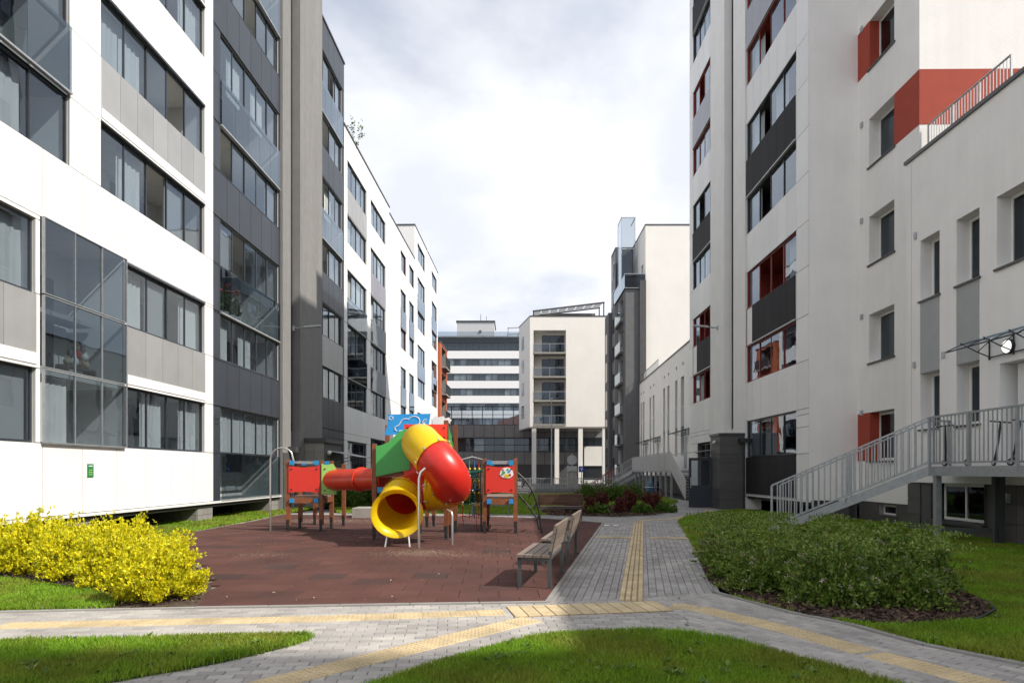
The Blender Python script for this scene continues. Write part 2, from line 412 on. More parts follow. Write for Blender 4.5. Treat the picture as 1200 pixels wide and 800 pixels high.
# ------------------------------------------------------------------ facade kit
class Fac:
    """one facade of a building: s runs along it, d points outward, z up (all in the building's own frame)"""
    def __init__(f, parent, side, ox=0.0, oy=0.0):
        f.p = parent; f.ox = ox; f.oy = oy; f.op = []
        if side == 'E': f.rz = 0.0; f.e = (1,0); f.a = (0,1)
        if side == 'W': f.rz = PI; f.e = (-1,0); f.a = (0,1)
        if side == 'S': f.rz = -PI/2; f.e = (0,-1); f.a = (1,0)
    def loc(f, s, d, z): return (f.ox + f.e[0]*d + f.a[0]*s, f.oy + f.e[1]*d + f.a[1]*s, z)
    def put(f, name, me, s, d, z, **k): return O(name, me, f.p, f.loc(s, d, z), f.rz, **k)
    def slab(f, name, s0, s1, z0, z1, m, d=0.008, th=0.03, **k):
        return f.put(name, box_mesh(s1-s0, th, z1-z0, m, name), (s0+s1)/2, d, z0, **k)
    def free(f, s0, s1, z0, z1):
        cut = sorted((a, b) for a, b, c, e in f.op if c < z1-0.01 and e > z0+0.01)
        r = []; cur = s0
        for a, b in cut:
            if a > cur + 0.01: r.append((cur, min(a, s1)))
            cur = max(cur, b)
        if cur < s1 - 0.01: r.append((cur, s1))
        return [(a, b) for a, b in r if b - a > 0.01]
    def zsplit(f, z0, z1):
        zs = {z0, z1}
        for a, b, c, e in f.op:
            for z in (c, e):
                if z0 < z < z1: zs.add(z)
        zs = sorted(zs); o = [zs[0]]
        for z in zs[1:]:
            if z - o[-1] > 0.02: o.append(z)
        return list(zip(o[:-1], o[1:]))
    def wall(f, s0, s1, z0, z1, m, d=-0.03, name='wall'):
        b = MB()
        for za, zb in f.zsplit(z0, z1):
            for a, c in f.free(s0, s1, za, zb):
                p = [f.loc(a, d, za), f.loc(c, d, za), f.loc(c, d, zb), f.loc(a, d, zb)]
                b.quad(*p)
        return O(name, b.mesh(name, m), f.p)
    def clad(f, s0, s1, z0, z1, m, step=1.2, zb=None, name='cladding_panel'):
        zs = sorted(set([z0, z1] + [z for z in (zb or []) if z0 < z < z1]))
        for za, zc in zip(zs[:-1], zs[1:]):
            for ya, yb in [(a, b) for a, b in f.zsplit(za, zc)]:
                for a, b in f.free(s0, s1, ya, yb):
                    n = max(1, round((b-a)/step)); w = (b-a)/n
                    for i in range(n):
                        if w < 0.06: continue
                        f.slab(name, a+i*w+0.009, a+(i+1)*w-0.009, ya+0.009, yb-0.009, m)
    def tiles(f, s0, s1, z0, z1, m, w, h, name='stone_tile', th=0.03, d=0.0):
        nx = max(1, round((s1-s0)/w)); nz = max(1, round((z1-z0)/h)); w = (s1-s0)/nx; h = (z1-z0)/nz
        for i in range(nx):
            for j in range(nz):
                a, b, c, e = s0+i*w, s0+(i+1)*w, z0+j*h, z0+(j+1)*h
                if any(a < q and b > p and c < zz and e > y for p, q, y, zz in f.op): continue
                f.slab(name, a+.006, b-.006, c+.006, e-.006, m, d=d, th=th)
    def recess(f, s0, s1, z0, z1, depth, m, door=True, name='loggia', d0=-0.03, m2=None, rnd=None):
        """open-fronted room behind an opening"""
        f.op.append((s0, s1, z0, z1))
        w = s1-s0; h = z1-z0; b = MB(); y0, y1 = -w/2, w/2
        b.quad((-depth,y0,0),(-depth,y1,0),(-depth,y1,h),(-depth,y0,h))
        b.quad((d0,y0,0),(-depth,y0,0),(-depth,y0,h),(d0,y0,h))
        b.quad((-depth,y1,0),(d0,y1,0),(d0,y1,h),(-depth,y1,h))
        b.quad((d0,y0,0),(d0,y1,0),(-depth,y1,0),(-depth,y0,0))
        b.quad((-depth,y0,h),(-depth,y1,h),(d0,y1,h),(d0,y0,h))
        if door:
            q = random.Random(hash((round(s0,2), round(z0,2))) & 0xffff)
            k = y0 + w*q.uniform(0.1, 0.3)
            b.box(-depth+0.003, -depth+0.05, k, k+min(0.9, w*.3), 0.0, h*0.86, 1)
            k2 = k + w*0.38
            b.box(-depth+0.003, -depth+0.05, k2, min(k2+w*0.32, y1-0.1), h*0.3, h*0.86, 1)
        return f.put(name, b.mesh(name, [m, M['door_dark']]), (s0+s1)/2, 0, z0)
    def window(f, s0, s1, z0, z1, n=1, fm=None, gm=None, d=-0.07, opened=(), cur=0.0, dark=0.0, fw=0.05, blind=None, sill=None, seed=None, stag=0.018, pn=True):
        fm = fm or M['frame_dark']; gm = gm or M['glass']
        w = s1-s0; h = z1-z0; pw = (w-2*fw)/n
        def mk():
            b = MB()
            b.box(-.06, 0, -w/2, w/2, 0, fw); b.box(-.06, 0, -w/2, w/2, h-fw, h)
            b.box(-.06, 0, -w/2, -w/2+fw, fw, h-fw); b.box(-.06, 0, w/2-fw, w/2, fw, h-fw)
            for i in range(1, n):
                y = -w/2+fw+i*pw; b.box(-.052, -.004, y-fw*.42, y+fw*.42, fw, h-fw)
            return b.mesh('window', fm)
        wo = f.put('window', cached(('win', round(w,3), round(h,3), n, fm.name, fw), mk), (s0+s1)/2, d, z0)
        pm = cached(('pane', round(pw,3), round(h,3), gm.name), lambda: MB().box(-.006, 0, -pw/2+.01, pw/2-.01, 0, h-2*fw+.02).mesh('pane', gm))
        q = random.Random(seed if seed is not None else int(s0*131+z0*977))
        for i in range(n):
            yc = -w/2+fw+(i+.5)*pw
            if i in opened: continue
            if pn: O('pane', pm, wo, (-.018-stag*(i % 2), yc, fw-.01))
            r = q.random()
            if r < cur:
                cm = cached(('cur', round(pw,2), round(h,2), 'c'), lambda: curtain_mesh(pw*1.0, h-.06, M['curtain']))
                O('curtain', cm, wo, (-.20-.05*q.random(), yc, .03))
            elif r < cur+dark:
                bm_ = cached(('blind', round(pw,2), round(h,2)), lambda: blind_mesh(pw*.97, h-.06, M['blind']))
                O('blind', bm_, wo, (-.12, yc, .03))
        if blind:
            O('blind', cached(('bl', round(w,2), round(h*blind,2)), lambda: blind_mesh(w-2*fw, h*blind, M['blind'])), wo, (-.09, 0, h-h*blind-fw))
        if sill: f.slab('sill', s0-.04, s1+.04, z0-.05, z0-.003, sill, d=.06, th=.2)
        return wo
    def panels(f, s0, s1, z0, z1, n, m, d=0.05, th=0.012, name='balcony_panel', gap=.012, strip=None, sm=None):
        w = (s1-s0)/n
        for i in range(n): f.slab(name, s0+i*w+gap/2, s0+(i+1)*w-gap/2, z0, z1, m, d=d, th=th)
        if strip: f.slab('edge_strip', s0, s1, z0-.05, z0-.004, strip, d=d+.015, th=.09)

def curtain_mesh(w, h, m):
    b = MB(); n = 14; vs = []
    for k, z in enumerate((0, h)):
        for i in range(n+1):
            y = -w/2 + w*i/n
            vs.append((0.025*math.sin(i*2.4)*(1 if k == 0 else .7), y, z))
    fs = [(i, i+1, n+1+i+1, n+1+i) for i in range(n)]
    off = [(x-.006, y, z) for x, y, z in vs]
    b.add(vs, fs, 0, True); b.add(off, [q[::-1] for q in fs], 0, True)
    return b.mesh('curtain', m)
def blind_mesh(w, h, m):
    b = MB().box(-.006, 0, -w/2, w/2, .03, h).box(-.018, .012, -w/2, w/2, 0, .03)
    return b.mesh('blind', m)

def shell(parent, x0, x1, y0, y1, z0, z1, m, skip=(), name='wall', roofm=None):
    """remaining outer faces of a block; skip lists sides built separately (E,W,S,N)"""
    b = MB()
    if 'W' not in skip: b.quad((x0,y1,z0),(x0,y0,z0),(x0,y0,z1),(x0,y1,z1))
    if 'E' not in skip: b.quad((x1,y0,z0),(x1,y1,z0),(x1,y1,z1),(x1,y0,z1))
    if 'S' not in skip: b.quad((x0,y0,z0),(x1,y0,z0),(x1,y0,z1),(x0,y0,z1))
    if 'N' not in skip: b.quad((x1,y1,z0),(x0,y1,z0),(x0,y1,z1),(x1,y1,z1))
    if b.f: O(name, b.mesh(name, m), parent)
    r = MB().box(x0+.01, x1-.01, y0+.01, y1-.01, z1-.25, z1-.02)
    O('roof', r.mesh('roof', roofm or M['roof']), parent)
def coping(parent, x0, x1, y0, y1, z, m=None, w=.34, o=.05, h=.10):
    b = MB()
    b.box(x0-o, x0-o+w, y0-o, y1+o, z, z+h); b.box(x1+o-w, x1+o, y0-o, y1+o, z, z+h)
    b.box(x0-o+w, x1+o-w, y0-o, y0-o+w, z, z+h); b.box(x0-o+w, x1+o-w, y1+o-w, y1+o, z, z+h)
    O('coping', b.mesh('coping', m or M['coping']), parent)

# ------------------------------------------------------------------ LEFT ROW
def LZ(k): return 2.13 + 3.0*k
LO = (-9.99, 0, 0); LA = -math.atan(0.03)
WH = 1.50
# --- white block nearest the camera
b1 = thing('apartment_block', 'bright white panelled apartment block with long balcony glazing, at the left edge', 'building', LO, LA)
f = Fac(b1, 'E')
S0, S1 = 4.0, 21.37
TOP1 = 23.1
for k in range(7):
    z = LZ(k); zt = z+WH
    opens = {0:(), 1:(), 2:(2,), 3:(3,), 4:(1,), 5:(2,), 6:()}[k]
    if k < 2:
        a0, a1 = 16.80, 20.80
        f.recess(a0, a1, z, zt, 1.5, M['interior']); f.window(a0, a1, z, zt, 4, opened=opens, cur=.3, dark=.2, seed=30+k)
        f.recess(8.6, 13.72, z, zt, 1.5, M['interior']); f.window(8.6, 13.72, z, zt, 5, cur=.5, dark=.3, seed=77+k)
    else:
        f.recess(15.8, 20.8, z, zt, 1.5, M['interior']); f.window(15.8, 20.8, z, zt, 5, opened=opens, cur=.2, dark=.25, seed=40+k)
        bz = z-1.5 if k == 3 else z
        f.recess(9.5, 14.74, bz, zt, 1.5, M['interior']); f.window(9.5, 14.74, z, zt, 5, cur=.2, dark=.2, seed=57+k)
    f.slab('lintel', (16.8 if k < 2 else 15.8), 20.8, zt, zt+.06, M['frame_dark'], d=.03, th=.1)
# glazed screen in front of two storeys
f.recess(13.85, 16.68, 2.13, 6.72, 1.4, M['interior'], door=True)
for (za, zb, gm) in ((2.13, 3.63, 'glass'), (3.66, 5.13, 'glass_smoke'), (5.16, 6.72, 'glass')):
    f.window(13.85, 16.68, za, zb, 3, gm=M[gm], fm=M['galv'], d=.10, cur=(.0 if za > 3 else .2), fw=.018, seed=int(za*10))
f.slab('floor_slab', 13.9, 16.6, 3.55, 3.72, M['interior'], d=-.1, th=1.2)
f.slab('floor_slab', 13.9, 16.6, 5.02, 5.12, M['interior_dark'], d=-.7, th=.6)
f.slab('base_plate', 16.8, 20.8, 3.70, 3.93, M['white_clad'], d=.045, th=.012); f.slab('base_plate', 8.6, 13.72, 3.70, 3.93, M['white_clad'], d=.045, th=.012); f.slab('base_plate', 15.8, 20.8, LZ(2)+1.6, LZ(2)+1.82, M['white_clad'], d=.045, th=.012)
f.panels(16.80, 20.80, 3.68, 5.11, 5, M['beige'], d=.03, th=.03, strip=M['white_paint'])
f.panels(8.6, 13.72, 3.68, 5.11, 6, M['beige'], d=.03, th=.03, strip=M['white_paint'])
for k in (2, 4, 5):
    if k != 4: f.panels(15.8, 20.8, LZ(k)+WH+.08, LZ(k+1)-.02, 7, M['beige'], d=.03, th=.03, strip=M['white_paint'])
f.panels(9.5, 14.74, LZ(3)-1.42, LZ(3)-.02, 4, M['glass_smoke'], d=.06, th=.014, name='glass_panel', strip=M['galv'])
f.panels(15.8, 20.8, LZ(4)+WH+.08, LZ(5)-.02, 7, M['beige'], d=.03, th=.03, strip=M['white_paint'])
zb = [.62]
for k in range(7): zb += [LZ(k), LZ(k)+WH]
f.op += [(16.8,20.8,3.63,5.13), (8.6,13.72,3.63,5.13)]
f.wall(S0, S1, .62, TOP1, M['backing'])
f.clad(S0, S1-.01, .62, TOP1-.02, M['white_clad'], 1.22, zb)
f.slab('drip_edge', S0, S1, .55, .612, M['white_paint'], d=.05, th=.12)
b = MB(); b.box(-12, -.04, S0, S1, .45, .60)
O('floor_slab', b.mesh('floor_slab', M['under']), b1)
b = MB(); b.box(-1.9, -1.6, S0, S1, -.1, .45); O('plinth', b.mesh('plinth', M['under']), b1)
for s0 in (14.6, 20.55):
    pf = Fac(b1, 'S', 0, s0)
    b = MB(); b.box(-1.55, -.10, s0, s0+.95, -.1, .452); O('pier', b.mesh('pier', M['stone_grey']), b1)
    f.tiles(s0, s0+.95, 0, .45, M['stone_grey'], .32, .3, d=-.08, th=.03)
    pf.tiles(-1.5, -.1, 0, .45, M['stone_grey'], .5, .3, d=.02, th=.025)
shell(b1, -12, 0, S0, S1, .6, TOP1, M['white_clad'], skip=('E','N'))
coping(b1, -12, 0, S0, S1, TOP1)

# --- charcoal block with stair tower
b2 = thing('apartment_block', 'charcoal clad apartment block with warm grey stair tower and entrance porch on the left', 'building', LO, LA)
f = Fac(b2, 'E')
TOP2 = 23.1
A0, A1 = 21.85, 26.92
gl = {0: True, 2: True, 4: True, 6: True}      # storeys with a glass balustrade under the window
for k in range(7):
    z = LZ(k); zt = z+WH-.02
    g = k in gl
    zo = z-1.5 if g else z
    f.recess(A0, A1, zo, zt, 1.5, M['interior'])
    opens = {0:(), 1:(), 2:(1,), 3:(0,), 4:(), 5:(2,), 6:()}[k]
    f.window(A0, A1, z, zt, 5, opened=opens, cur=.9 if k == 0 else (.25 if k != 2 else .3), dark=.15, gm=M['glass'], seed=90+k)
    if g: f.panels(A0, A1, zo+.02, z-.02, 5, M['glass_smoke'], d=.05, th=.014, name='glass_panel', strip=M['galv_light'])
C0, C1 = 31.75, 35.85
gl3 = {6: True, 4: True}
for k in range(1, 7):
    z = LZ(k)-.05; zt = z+WH-.02
    g = k in gl3
    zo = z-1.45 if g else z
    f.recess(C0, C1, zo, zt, 1.4, M['interior'])
    f.window(C0, C1, z, zt, 4, opened={1:(),2:(),3:(1,),4:(1,),5:(1,),6:(2,)}[k], cur=.35, dark=.15, seed=130+k)
    if g: f.panels(C0, C1, zo+.02, z-.02, 4, M['glass_smoke'], d=.05, th=.014, name='glass_panel', strip=M['galv_light'])
f.panels(C0, C1, LZ(1)-.05+WH+.05, LZ(2)-.1, 5, M['beige'], d=.03, th=.03, strip=M['galv_light'])
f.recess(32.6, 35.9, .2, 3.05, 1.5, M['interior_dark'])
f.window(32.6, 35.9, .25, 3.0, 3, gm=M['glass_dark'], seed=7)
f.recess(27.95, 28.5, 3.2, 21.6, .6, M['plaster_dark'], door=False)   # stair slit
for j in range(12):
    z = 3.3 + j*1.5
    f.window(28.0, 28.45, z, z+1.42, 1, d=-.3, gm=M['glass_dark'])
f.wall(21.37, 27.05, .62, TOP2, M['backing']); f.wall(31.5, 36.2, 0, TOP2, M['backing'])
zb = []
for k in range(7): zb += [LZ(k), LZ(k)+WH]
f.clad(21.38, 27.03, .62, TOP2-.02, M['dark_clad'], 1.0, zb)
f.clad(31.52, 36.19, 0.1, TOP2-.02, M['dark_clad'], 1.0, zb)
f.slab('drip_edge', 21.37, 27.05, .55, .612, M['white_paint'], d=.05, th=.12)
# tower plaster, with the wider half standing proud
b = MB()
for s0, s1, d0 in ((27.05, 27.95, .10), (28.5, 31.5, .30)):
    b.quad(f.loc(s0,d0,0), f.loc(s1,d0,0), f.loc(s1,d0,TOP2+.6), f.loc(s0,d0,TOP2+.6))
    b.quad(f.loc(s0,-.6,0), f.loc(s0,d0,0), f.loc(s0,d0,TOP2+.6), f.loc(s0,-.6,TOP2+.6))
    b.quad(f.loc(s1,d0,0), f.loc(s1,-.6,0), f.loc(s1,-.6,TOP2+.6), f.loc(s1,d0,TOP2+.6))
b.quad(f.loc(27.95,-.03,0), f.loc(28.5,-.03,0), f.loc(28.5,-.03,3.2), f.loc(27.95,-.03,3.2))
b.quad(f.loc(27.95,-.03,21.6), f.loc(28.5,-.03,21.6), f.loc(28.5,-.03,TOP2+.6), f.loc(27.95,-.03,TOP2+.6))
b.quad(f.loc(27.05,.1,TOP2+.6), f.loc(31.5,.1,TOP2+.6), f.loc(31.5,-.6,TOP2+.6), f.loc(27.05,-.6,TOP2+.6))
O('stair_tower', b.mesh('stair_tower', M['plaster_tower']), b2)
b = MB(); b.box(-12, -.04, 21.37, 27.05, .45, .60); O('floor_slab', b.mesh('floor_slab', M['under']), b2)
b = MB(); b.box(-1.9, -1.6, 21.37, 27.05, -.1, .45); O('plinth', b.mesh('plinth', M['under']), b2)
b = MB(); b.box(-1.55, -.1, 26.2, 27.9, -.1, .452); O('pier', b.mesh('pier', M['stone_grey']), b2)
f.tiles(26.2, 27.05, 0, .45, M['stone_grey'], .42, .3, d=-.08, th=.025)
f.tiles(27.06, 28.4, 0, 2.3, M['stone'], .45, .42, d=.14, th=.035)
shell(b2, -12, 0, 21.37, 36.2, .6, TOP2, M['dark_clad'], skip=('E','S'))
coping(b2, -12, 0, 21.37, 27.0, TOP2); coping(b2, -12, 0, 31.5, 36.2, TOP2)
# porch: stone-clad box with canopy and door
PX = 1.15
pE = Fac(b2, 'E', PX, 0); pS = Fac(b2, 'S', 0, 29.0)
b = MB(); b.box(.31, PX-.03, 29.03, 31.6, 0, 2.78); O('porch', b.mesh('porch', M['stone']), b2)
pS.tiles(.31, PX, 0, 2.78, M['stone_grey'], .42, .40, d=0, th=.03)
pE.op.append((30.35, 31.3, 0, 2.12))
pE.tiles(29.0, 31.6, 0, 2.78, M['stone'], .6, .40, d=0, th=.03)
b = MB(); b.box(.31, PX+.09, 28.93, 31.7, 2.78, 2.96); O('porch_roof', b.mesh('porch_roof', M['coping']), b2)
dr = pE.slab('door', 30.4, 31.25, .05, 2.1, M['frame_dark'], d=.02, th=.05)
O('handle', MB().box(0, .05, -.02, .02, 0, .5).mesh('handle', M['steel']), dr, (0, -.3, .85))
cn = pE.put('canopy', MB().add([(0,-1,2.42),(1.35,-1,2.16),(1.35,1,2.16),(0,1,2.42),(0,-1,2.45),(1.35,-1,2.19),(1.35,1,2.19),(0,1,2.45)],
    [(0,3,2,1),(4,5,6,7),(0,1,5,4),(1,2,6,5),(2,3,7,6),(3,0,4,7)]).mesh('canopy', M['galv_light']), 30.8, 0, 0)
for y in (-.9, .9):
    O('bracket', MB().tube([(0,y,1.95),(.5,y,2.1),(1.1,y,2.2)], .018, 6).tube([(0,y,2.4),(0,y,1.9)], .018, 6).mesh('bracket', M['black']), cn)
O('lamp', MB().tube([(0,0,0),(.08,0,0),(.14,0,-.02)], [.09,.11,.06], 10).mesh('lamp', M['white_paint']), b2, pE.loc(29.55, .0, 2.35))
O('intercom', MB().box(0,.04,-.12,.12,0,.42).mesh('intercom', M['galv_light']), b2, pE.loc(29.75, .0, 1.1))
# downpipe and hopper on the tower
b = MB().box(.12, .42, 27.6, 28.2, 2.32, 2.55).box(.14, .24, 27.85, 27.95, 0, 2.32)
O('rain_hopper', b.mesh('rain_hopper', M['coping']), b2)

# --- white block behind it
b3 = thing('apartment_block', 'white apartment block with paired balcony bays, second white block along the left row', 'building', LO, LA)
f = Fac(b3, 'E')
T3 = 19.9; T3b = 19.5
def Lz(k): return 2.1 + 2.95*k
B1 = (36.85, 41.1); B2 = (42.15, 46.4); B3 = (51.7, 53.9); B4 = (55.3, 57.5)
for k in range(6):
    z = Lz(k); zt = z+1.5
    for (a, c), gs in ((B1, (1, 2, 3)), (B2, (1, 2, 3))):
        zo = z
        if k in (2, 3): zo = z-1.42
        if k == 0: zo = .35; zt2 = z+.9 if a < 40 else zt
        if k == 0 and a < 40:
            f.recess(a, c, .35, 3.2, 1.4, M['interior_dark']); f.window(a, c, .4, 3.15, 3, gm=M['glass_dark'], seed=11); continue
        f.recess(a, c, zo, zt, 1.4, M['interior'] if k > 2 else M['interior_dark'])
        f.window(a, c, z, zt, 4, gm=M['glass'], cur=.3, dark=.1, opened=(0,) if (k+int(a)) % 3 == 0 else (), seed=200+k+int(a))
        if zo < z-.5: f.panels(a, c, zo+.02, z-.02, 3, M['glass_dark'] if k == 2 or a > 42 else M['glass_smoke'], d=.05, th=.014, name='glass_panel', strip=M['galv'])
    for (a, c) in (B3, B4):
        zo = z-1.42 if k % 2 == 0 and k else z
        if k == 0: continue
        f.recess(a, c, zo, zt, 1.2, M['interior_red'] if (a == B3[0] and k in (3, 5)) else M['interior_dark']); f.window(a, c, z, zt, 2, cur=.2, seed=260+k+int(a))
        if zo < z: f.panels(a, c, zo+.02, z-.02, 2, M['glass_dark'], d=.05, th=.014, name='glass_panel', strip=M['galv'])
f.panels(*B1, Lz(4)+1.55, Lz(5)-.03, 5, M['beige'], d=.03, th=.03)
f.panels(*B2, Lz(3)+1.55, Lz(4)-.03, 5, M['lilac'], d=.03, th=.03)
zb = []
for k in range(6): zb += [Lz(k), Lz(k)+1.5]
f.wall(36.2, 47.6, 0, T3, M['backing']); f.wall(47.6, 57.9, 0, T3b, M['backing'])
f.clad(36.21, 47.59, .1, T3-.02, M['white_clad'], 1.2, zb)
f.clad(47.61, 57.89, .1, T3b-.02, M['white_clad'], 1.3, zb)
shell(b3, -12, 0, 36.2, 47.6, 0, T3, M['white_clad'], skip=('E','S','N')); coping(b3, -12, 0, 36.2, 47.6, T3)
shell(b3, -12, -.01, 47.6, 57.9, 0, T3b, M['white_clad'], skip=('E','S','N')); coping(b3, -12, 0, 47.7, 57.8, T3b)
O('wall', MB().quad((-12,47.6,T3b-1),(-12,47.6,T3),(0,47.6,T3),(0,47.6,T3b-1)).mesh('wall', M['white_clad']), b3)
# --- taller white block at the end of the row
b4 = thing('apartment_block', 'taller white block with narrow window strips at the far end of the left row', 'building', LO, LA)
f = Fac(b4, 'E'); T4 = 22.4
for k in range(7):
    z = Lz(k)+.1; zt = z+1.55
    for (a, c) in ((59.3, 63.3), (67.6, 71.2)):
        if k == 0: continue
        zo = z-1.35 if k % 2 else z
        f.recess(a, c, zo, zt, 1.2, M['interior_dark']); f.window(a, c, z, zt, 3, cur=.25, seed=300+k+int(a))
        if zo < z: f.panels(a, c, zo+.02, z-.02, 3, M['glass_dark'], d=.05, th=.014, name='glass_panel', strip=M['galv'])
zb = []
for k in range(7): zb += [Lz(k)+.1, Lz(k)+1.65]
f.wall(57.9, 72, 0, T4, M['backing']); f.clad(57.91, 71.99, .1, T4-.02, M['white_clad'], 1.4, zb)
shell(b4, -12, 0, 57.9, 72, 0, T4, M['white_clad'], skip=('E',)); coping(b4, -12, 0, 57.9, 64.5, T4); coping(b4, -12, 0, 65, 72, T4-.0, h=.08)
# --- orange building
b5 = thing('apartment_block', 'small orange rendered building with dark balconies beyond the end of the left row', 'building', LO, LA)
f = Fac(b5, 'E', 0.25, 0); T5 = 15.2
for k in range(5):
    z = 1.2+2.9*k
    f.recess(73.4, 77.0, z, z+2.2, 1.0, M['interior_dark'])
    bal = f.put('balcony', MB().box(0, .5, -1.9, 1.9, -.15, 0).mesh('balcony', M['concrete']), 75.2, 0, z)
    r = MB()
    for i in range(20): r.box(.45, .48, -1.88+i*.195, -1.86+i*.195, 0, 1.0)
    r.box(.43, .5, -1.9, 1.9, 1.0, 1.05); r.box(.46, .47, -1.85, 1.85, .1, .9)
    O('railing', r.mesh('railing', M['black']), bal)
f.wall(72.1, 78, 0, T5, M['brick_red'], d=0)
shell(b5, -11, .25, 72.1, 78, 0, T5, M['brick_red'], skip=('E',)); coping(b5, -11, .25, 72.1, 78, T5)
# ------------------------------------------------------------------ RIGHT ROW
RO = (9.31, 0, 0); RA = -math.atan(0.01)
b6 = thing('apartment_block', 'tall light grey tower with red framed loggias and stone entrance porch on the right', 'building', RO, RA)
f = Fac(b6, 'W')
TOP6 = 28.6
def Rz(k): return 2.13 + 3.02*k
N0, N1 = 22.93, 27.88
F0, F1 = 32.5, 36.45
redrows = {0: False, 1: True, 2: True, 3: False, 4: False, 5: True, 6: True, 7: False, 8: False}
for k in range(9):
    z = Rz(k); zt = z+1.46
    if zt > TOP6-.5: break
    fm = M['frame_red'] if redrows[k] else M['frame_dark']
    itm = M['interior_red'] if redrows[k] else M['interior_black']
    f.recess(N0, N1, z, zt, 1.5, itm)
    # opened = index counted from the near end (window meshes are turned round on this side)
    f.window(N0, N1, z, zt, 4, fm=fm, opened={2:(1,2), 1:(), 3:(1,), 4:(1,), 5:(1,), 6:(2,)}.get(k, ()), cur=.3 if k in (0,) else .2, dark=.12, seed=400+k)
    if k > 0:
        f.recess(F0, F1, z, zt, 1.4, itm)
        f.window(F0, F1, z, zt, 4, fm=fm, opened={2:(1,2), 1:(1,2), 3:(), 4:(1,), 5:(), 6:(1,)}.get(k, ()), cur=.2, dark=.1, seed=440+k)
for (za, zb_, m) in ((.66, 2.11, 'dark_metal_panel'), (Rz(1)+1.52, Rz(2)-.03, 'dark_metal_panel'), (Rz(3)+1.52, Rz(4)-.03, 'dark_metal_panel'), (Rz(5)+1.52, Rz(6)-.03, 'lilac'), (Rz(7)+1.52, Rz(8)-.03, 'dark_metal_panel')):
    f.panels(N0, N1 if za > 7.5 or za < 1 else N1-.75, za, zb_, 6, M[m], d=.04, th=.03, strip=M['galv_light'])
    if za > 1: f.panels(F0, F1 if za > 7.5 else F1-.9, za, zb_, 5, M[m], d=.04, th=.03, strip=M['galv_light'])
# glazed corner beside the dark panel
f.window(N1-.72, N1, Rz(1)+1.47, Rz(2), 1, fm=M['frame_red'], gm=M['glass_dark'], d=.02)
f.window(F1-.85, F1, Rz(1)+1.47, Rz(2), 1, fm=M['frame_red'], gm=M['glass_dark'], d=.02)
f.op += [(N0, N1, .62, 2.13)]
f.recess(29.45, 29.95, 3.4, 28.0, .5, M['plaster_dark'], door=False)
for j in range(16):
    z = 3.5+j*1.5; f.window(29.5, 29.9, z, z+1.42, 1, d=-.25, gm=M['glass_dark'])
f.recess(32.5, 35.6, 0.05, 3.0, 1.2, M['interior_black'], door=False)
f.window(32.55, 35.55, 2.25, 2.95, 3, d=-.2, gm=M['glass_dark'])
f.wall(21.9, 27.9, .62, TOP6, M['backing']); f.wall(32.4, 37.2, 0, TOP6, M['backing'])
zb = []
for k in range(9): zb += [Rz(k), Rz(k)+1.46]
f.clad(21.91, 22.9, .62, TOP6-.02, M['shade_clad'], 1.0, [Rz(k) for k in range(9)])
f.clad(22.9, 27.89, .62, TOP6-.02, M['shade_clad'], .84, zb)
f.clad(32.41, 37.19, .1, TOP6-.02, M['shade_clad'], .9, zb)
f.slab('drip_edge', 21.9, 27.9, .56, .615, M['white_paint'], d=.05, th=.12)
b = MB()
for s0, s1, d0 in ((27.9, 29.45, .06), (29.95, 30.35, .30), (30.35, 32.4, .22)):
    b.quad(f.loc(s0,d0,0), f.loc(s1,d0,0), f.loc(s1,d0,TOP6+.5), f.loc(s0,d0,TOP6+.5))
    b.quad(f.loc(s0,-.6,0), f.loc(s0,d0,0), f.loc(s0,d0,TOP6+.5), f.loc(s0,-.6,TOP6+.5))
    b.quad(f.loc(s1,d0,0), f.loc(s1,-.6,0), f.loc(s1,-.6,TOP6+.5), f.loc(s1,d0,TOP6+.5))
b.quad(f.loc(29.45,-.02,0), f.loc(29.95,-.02,0), f.loc(29.95,-.02,3.4), f.loc(29.45,-.02,3.4))
b.quad(f.loc(29.45,-.02,28.0), f.loc(29.95,-.02,28.0), f.loc(29.95,-.02,TOP6+.5), f.loc(29.45,-.02,TOP6+.5))
b.quad(f.loc(27.9,.05,TOP6+.5), f.loc(32.4,.05,TOP6+.5), f.loc(32.4,-.6,TOP6+.5), f.loc(27.9,-.6,TOP6+.5))
O('stair_tower', b.mesh('stair_tower', M['plaster']), b6)
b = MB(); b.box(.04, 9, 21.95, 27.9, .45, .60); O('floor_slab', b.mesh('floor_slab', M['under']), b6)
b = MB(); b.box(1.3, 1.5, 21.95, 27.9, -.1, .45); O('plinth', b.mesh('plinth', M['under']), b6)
# end wall of the front bay, stepped-back wall with punched windows, end gable
e1 = Fac(b6, 'S', 0, 21.9)
e1.wall(0, 1.56, .62, TOP6, M['plaster'], d=0)
e1.wall(0.15, 1.56, 0, .62, M['stone'], d=-.05, name='plinth')
p2 = Fac(b6, 'W', 1.56, 0)
for k in range(9):
    z = 1.87+3.03*k
    if z+1.6 > TOP6: break
    p2.recess(19.78, 21.2, z, z+1.5, .55, M['plaster'], door=False, name='reveal', d0=0)
    p2.window(19.80, 21.18, z+.02, z+1.48, 1, fm=M['frame_white'], gm=M['glass_dark'], d=-.30, fw=.07, blind=.98 if k in (2, 3) else (.5 if k == 4 else None))
    p2.slab('sill', 19.72, 21.26, z-.05, z-.004, M['coping'], d=.05, th=.34)
    p2.put('vent', MB().box(0,.05,-.06,.06,0,.16).mesh('vent', M['galv_light']), 21.62, 0, z+1.45)
p2.wall(18.54, 21.9, .62, TOP6, M['plaster'], d=0)
p2.recess(19.7, 20.6, .25, .56, .3, M['interior_dark'], door=False, name='reveal', d0=0)
p2.window(19.72, 20.58, .27, .55, 1, fm=M['frame_white'], gm=M['glass_dark'], d=-.12, fw=.045)
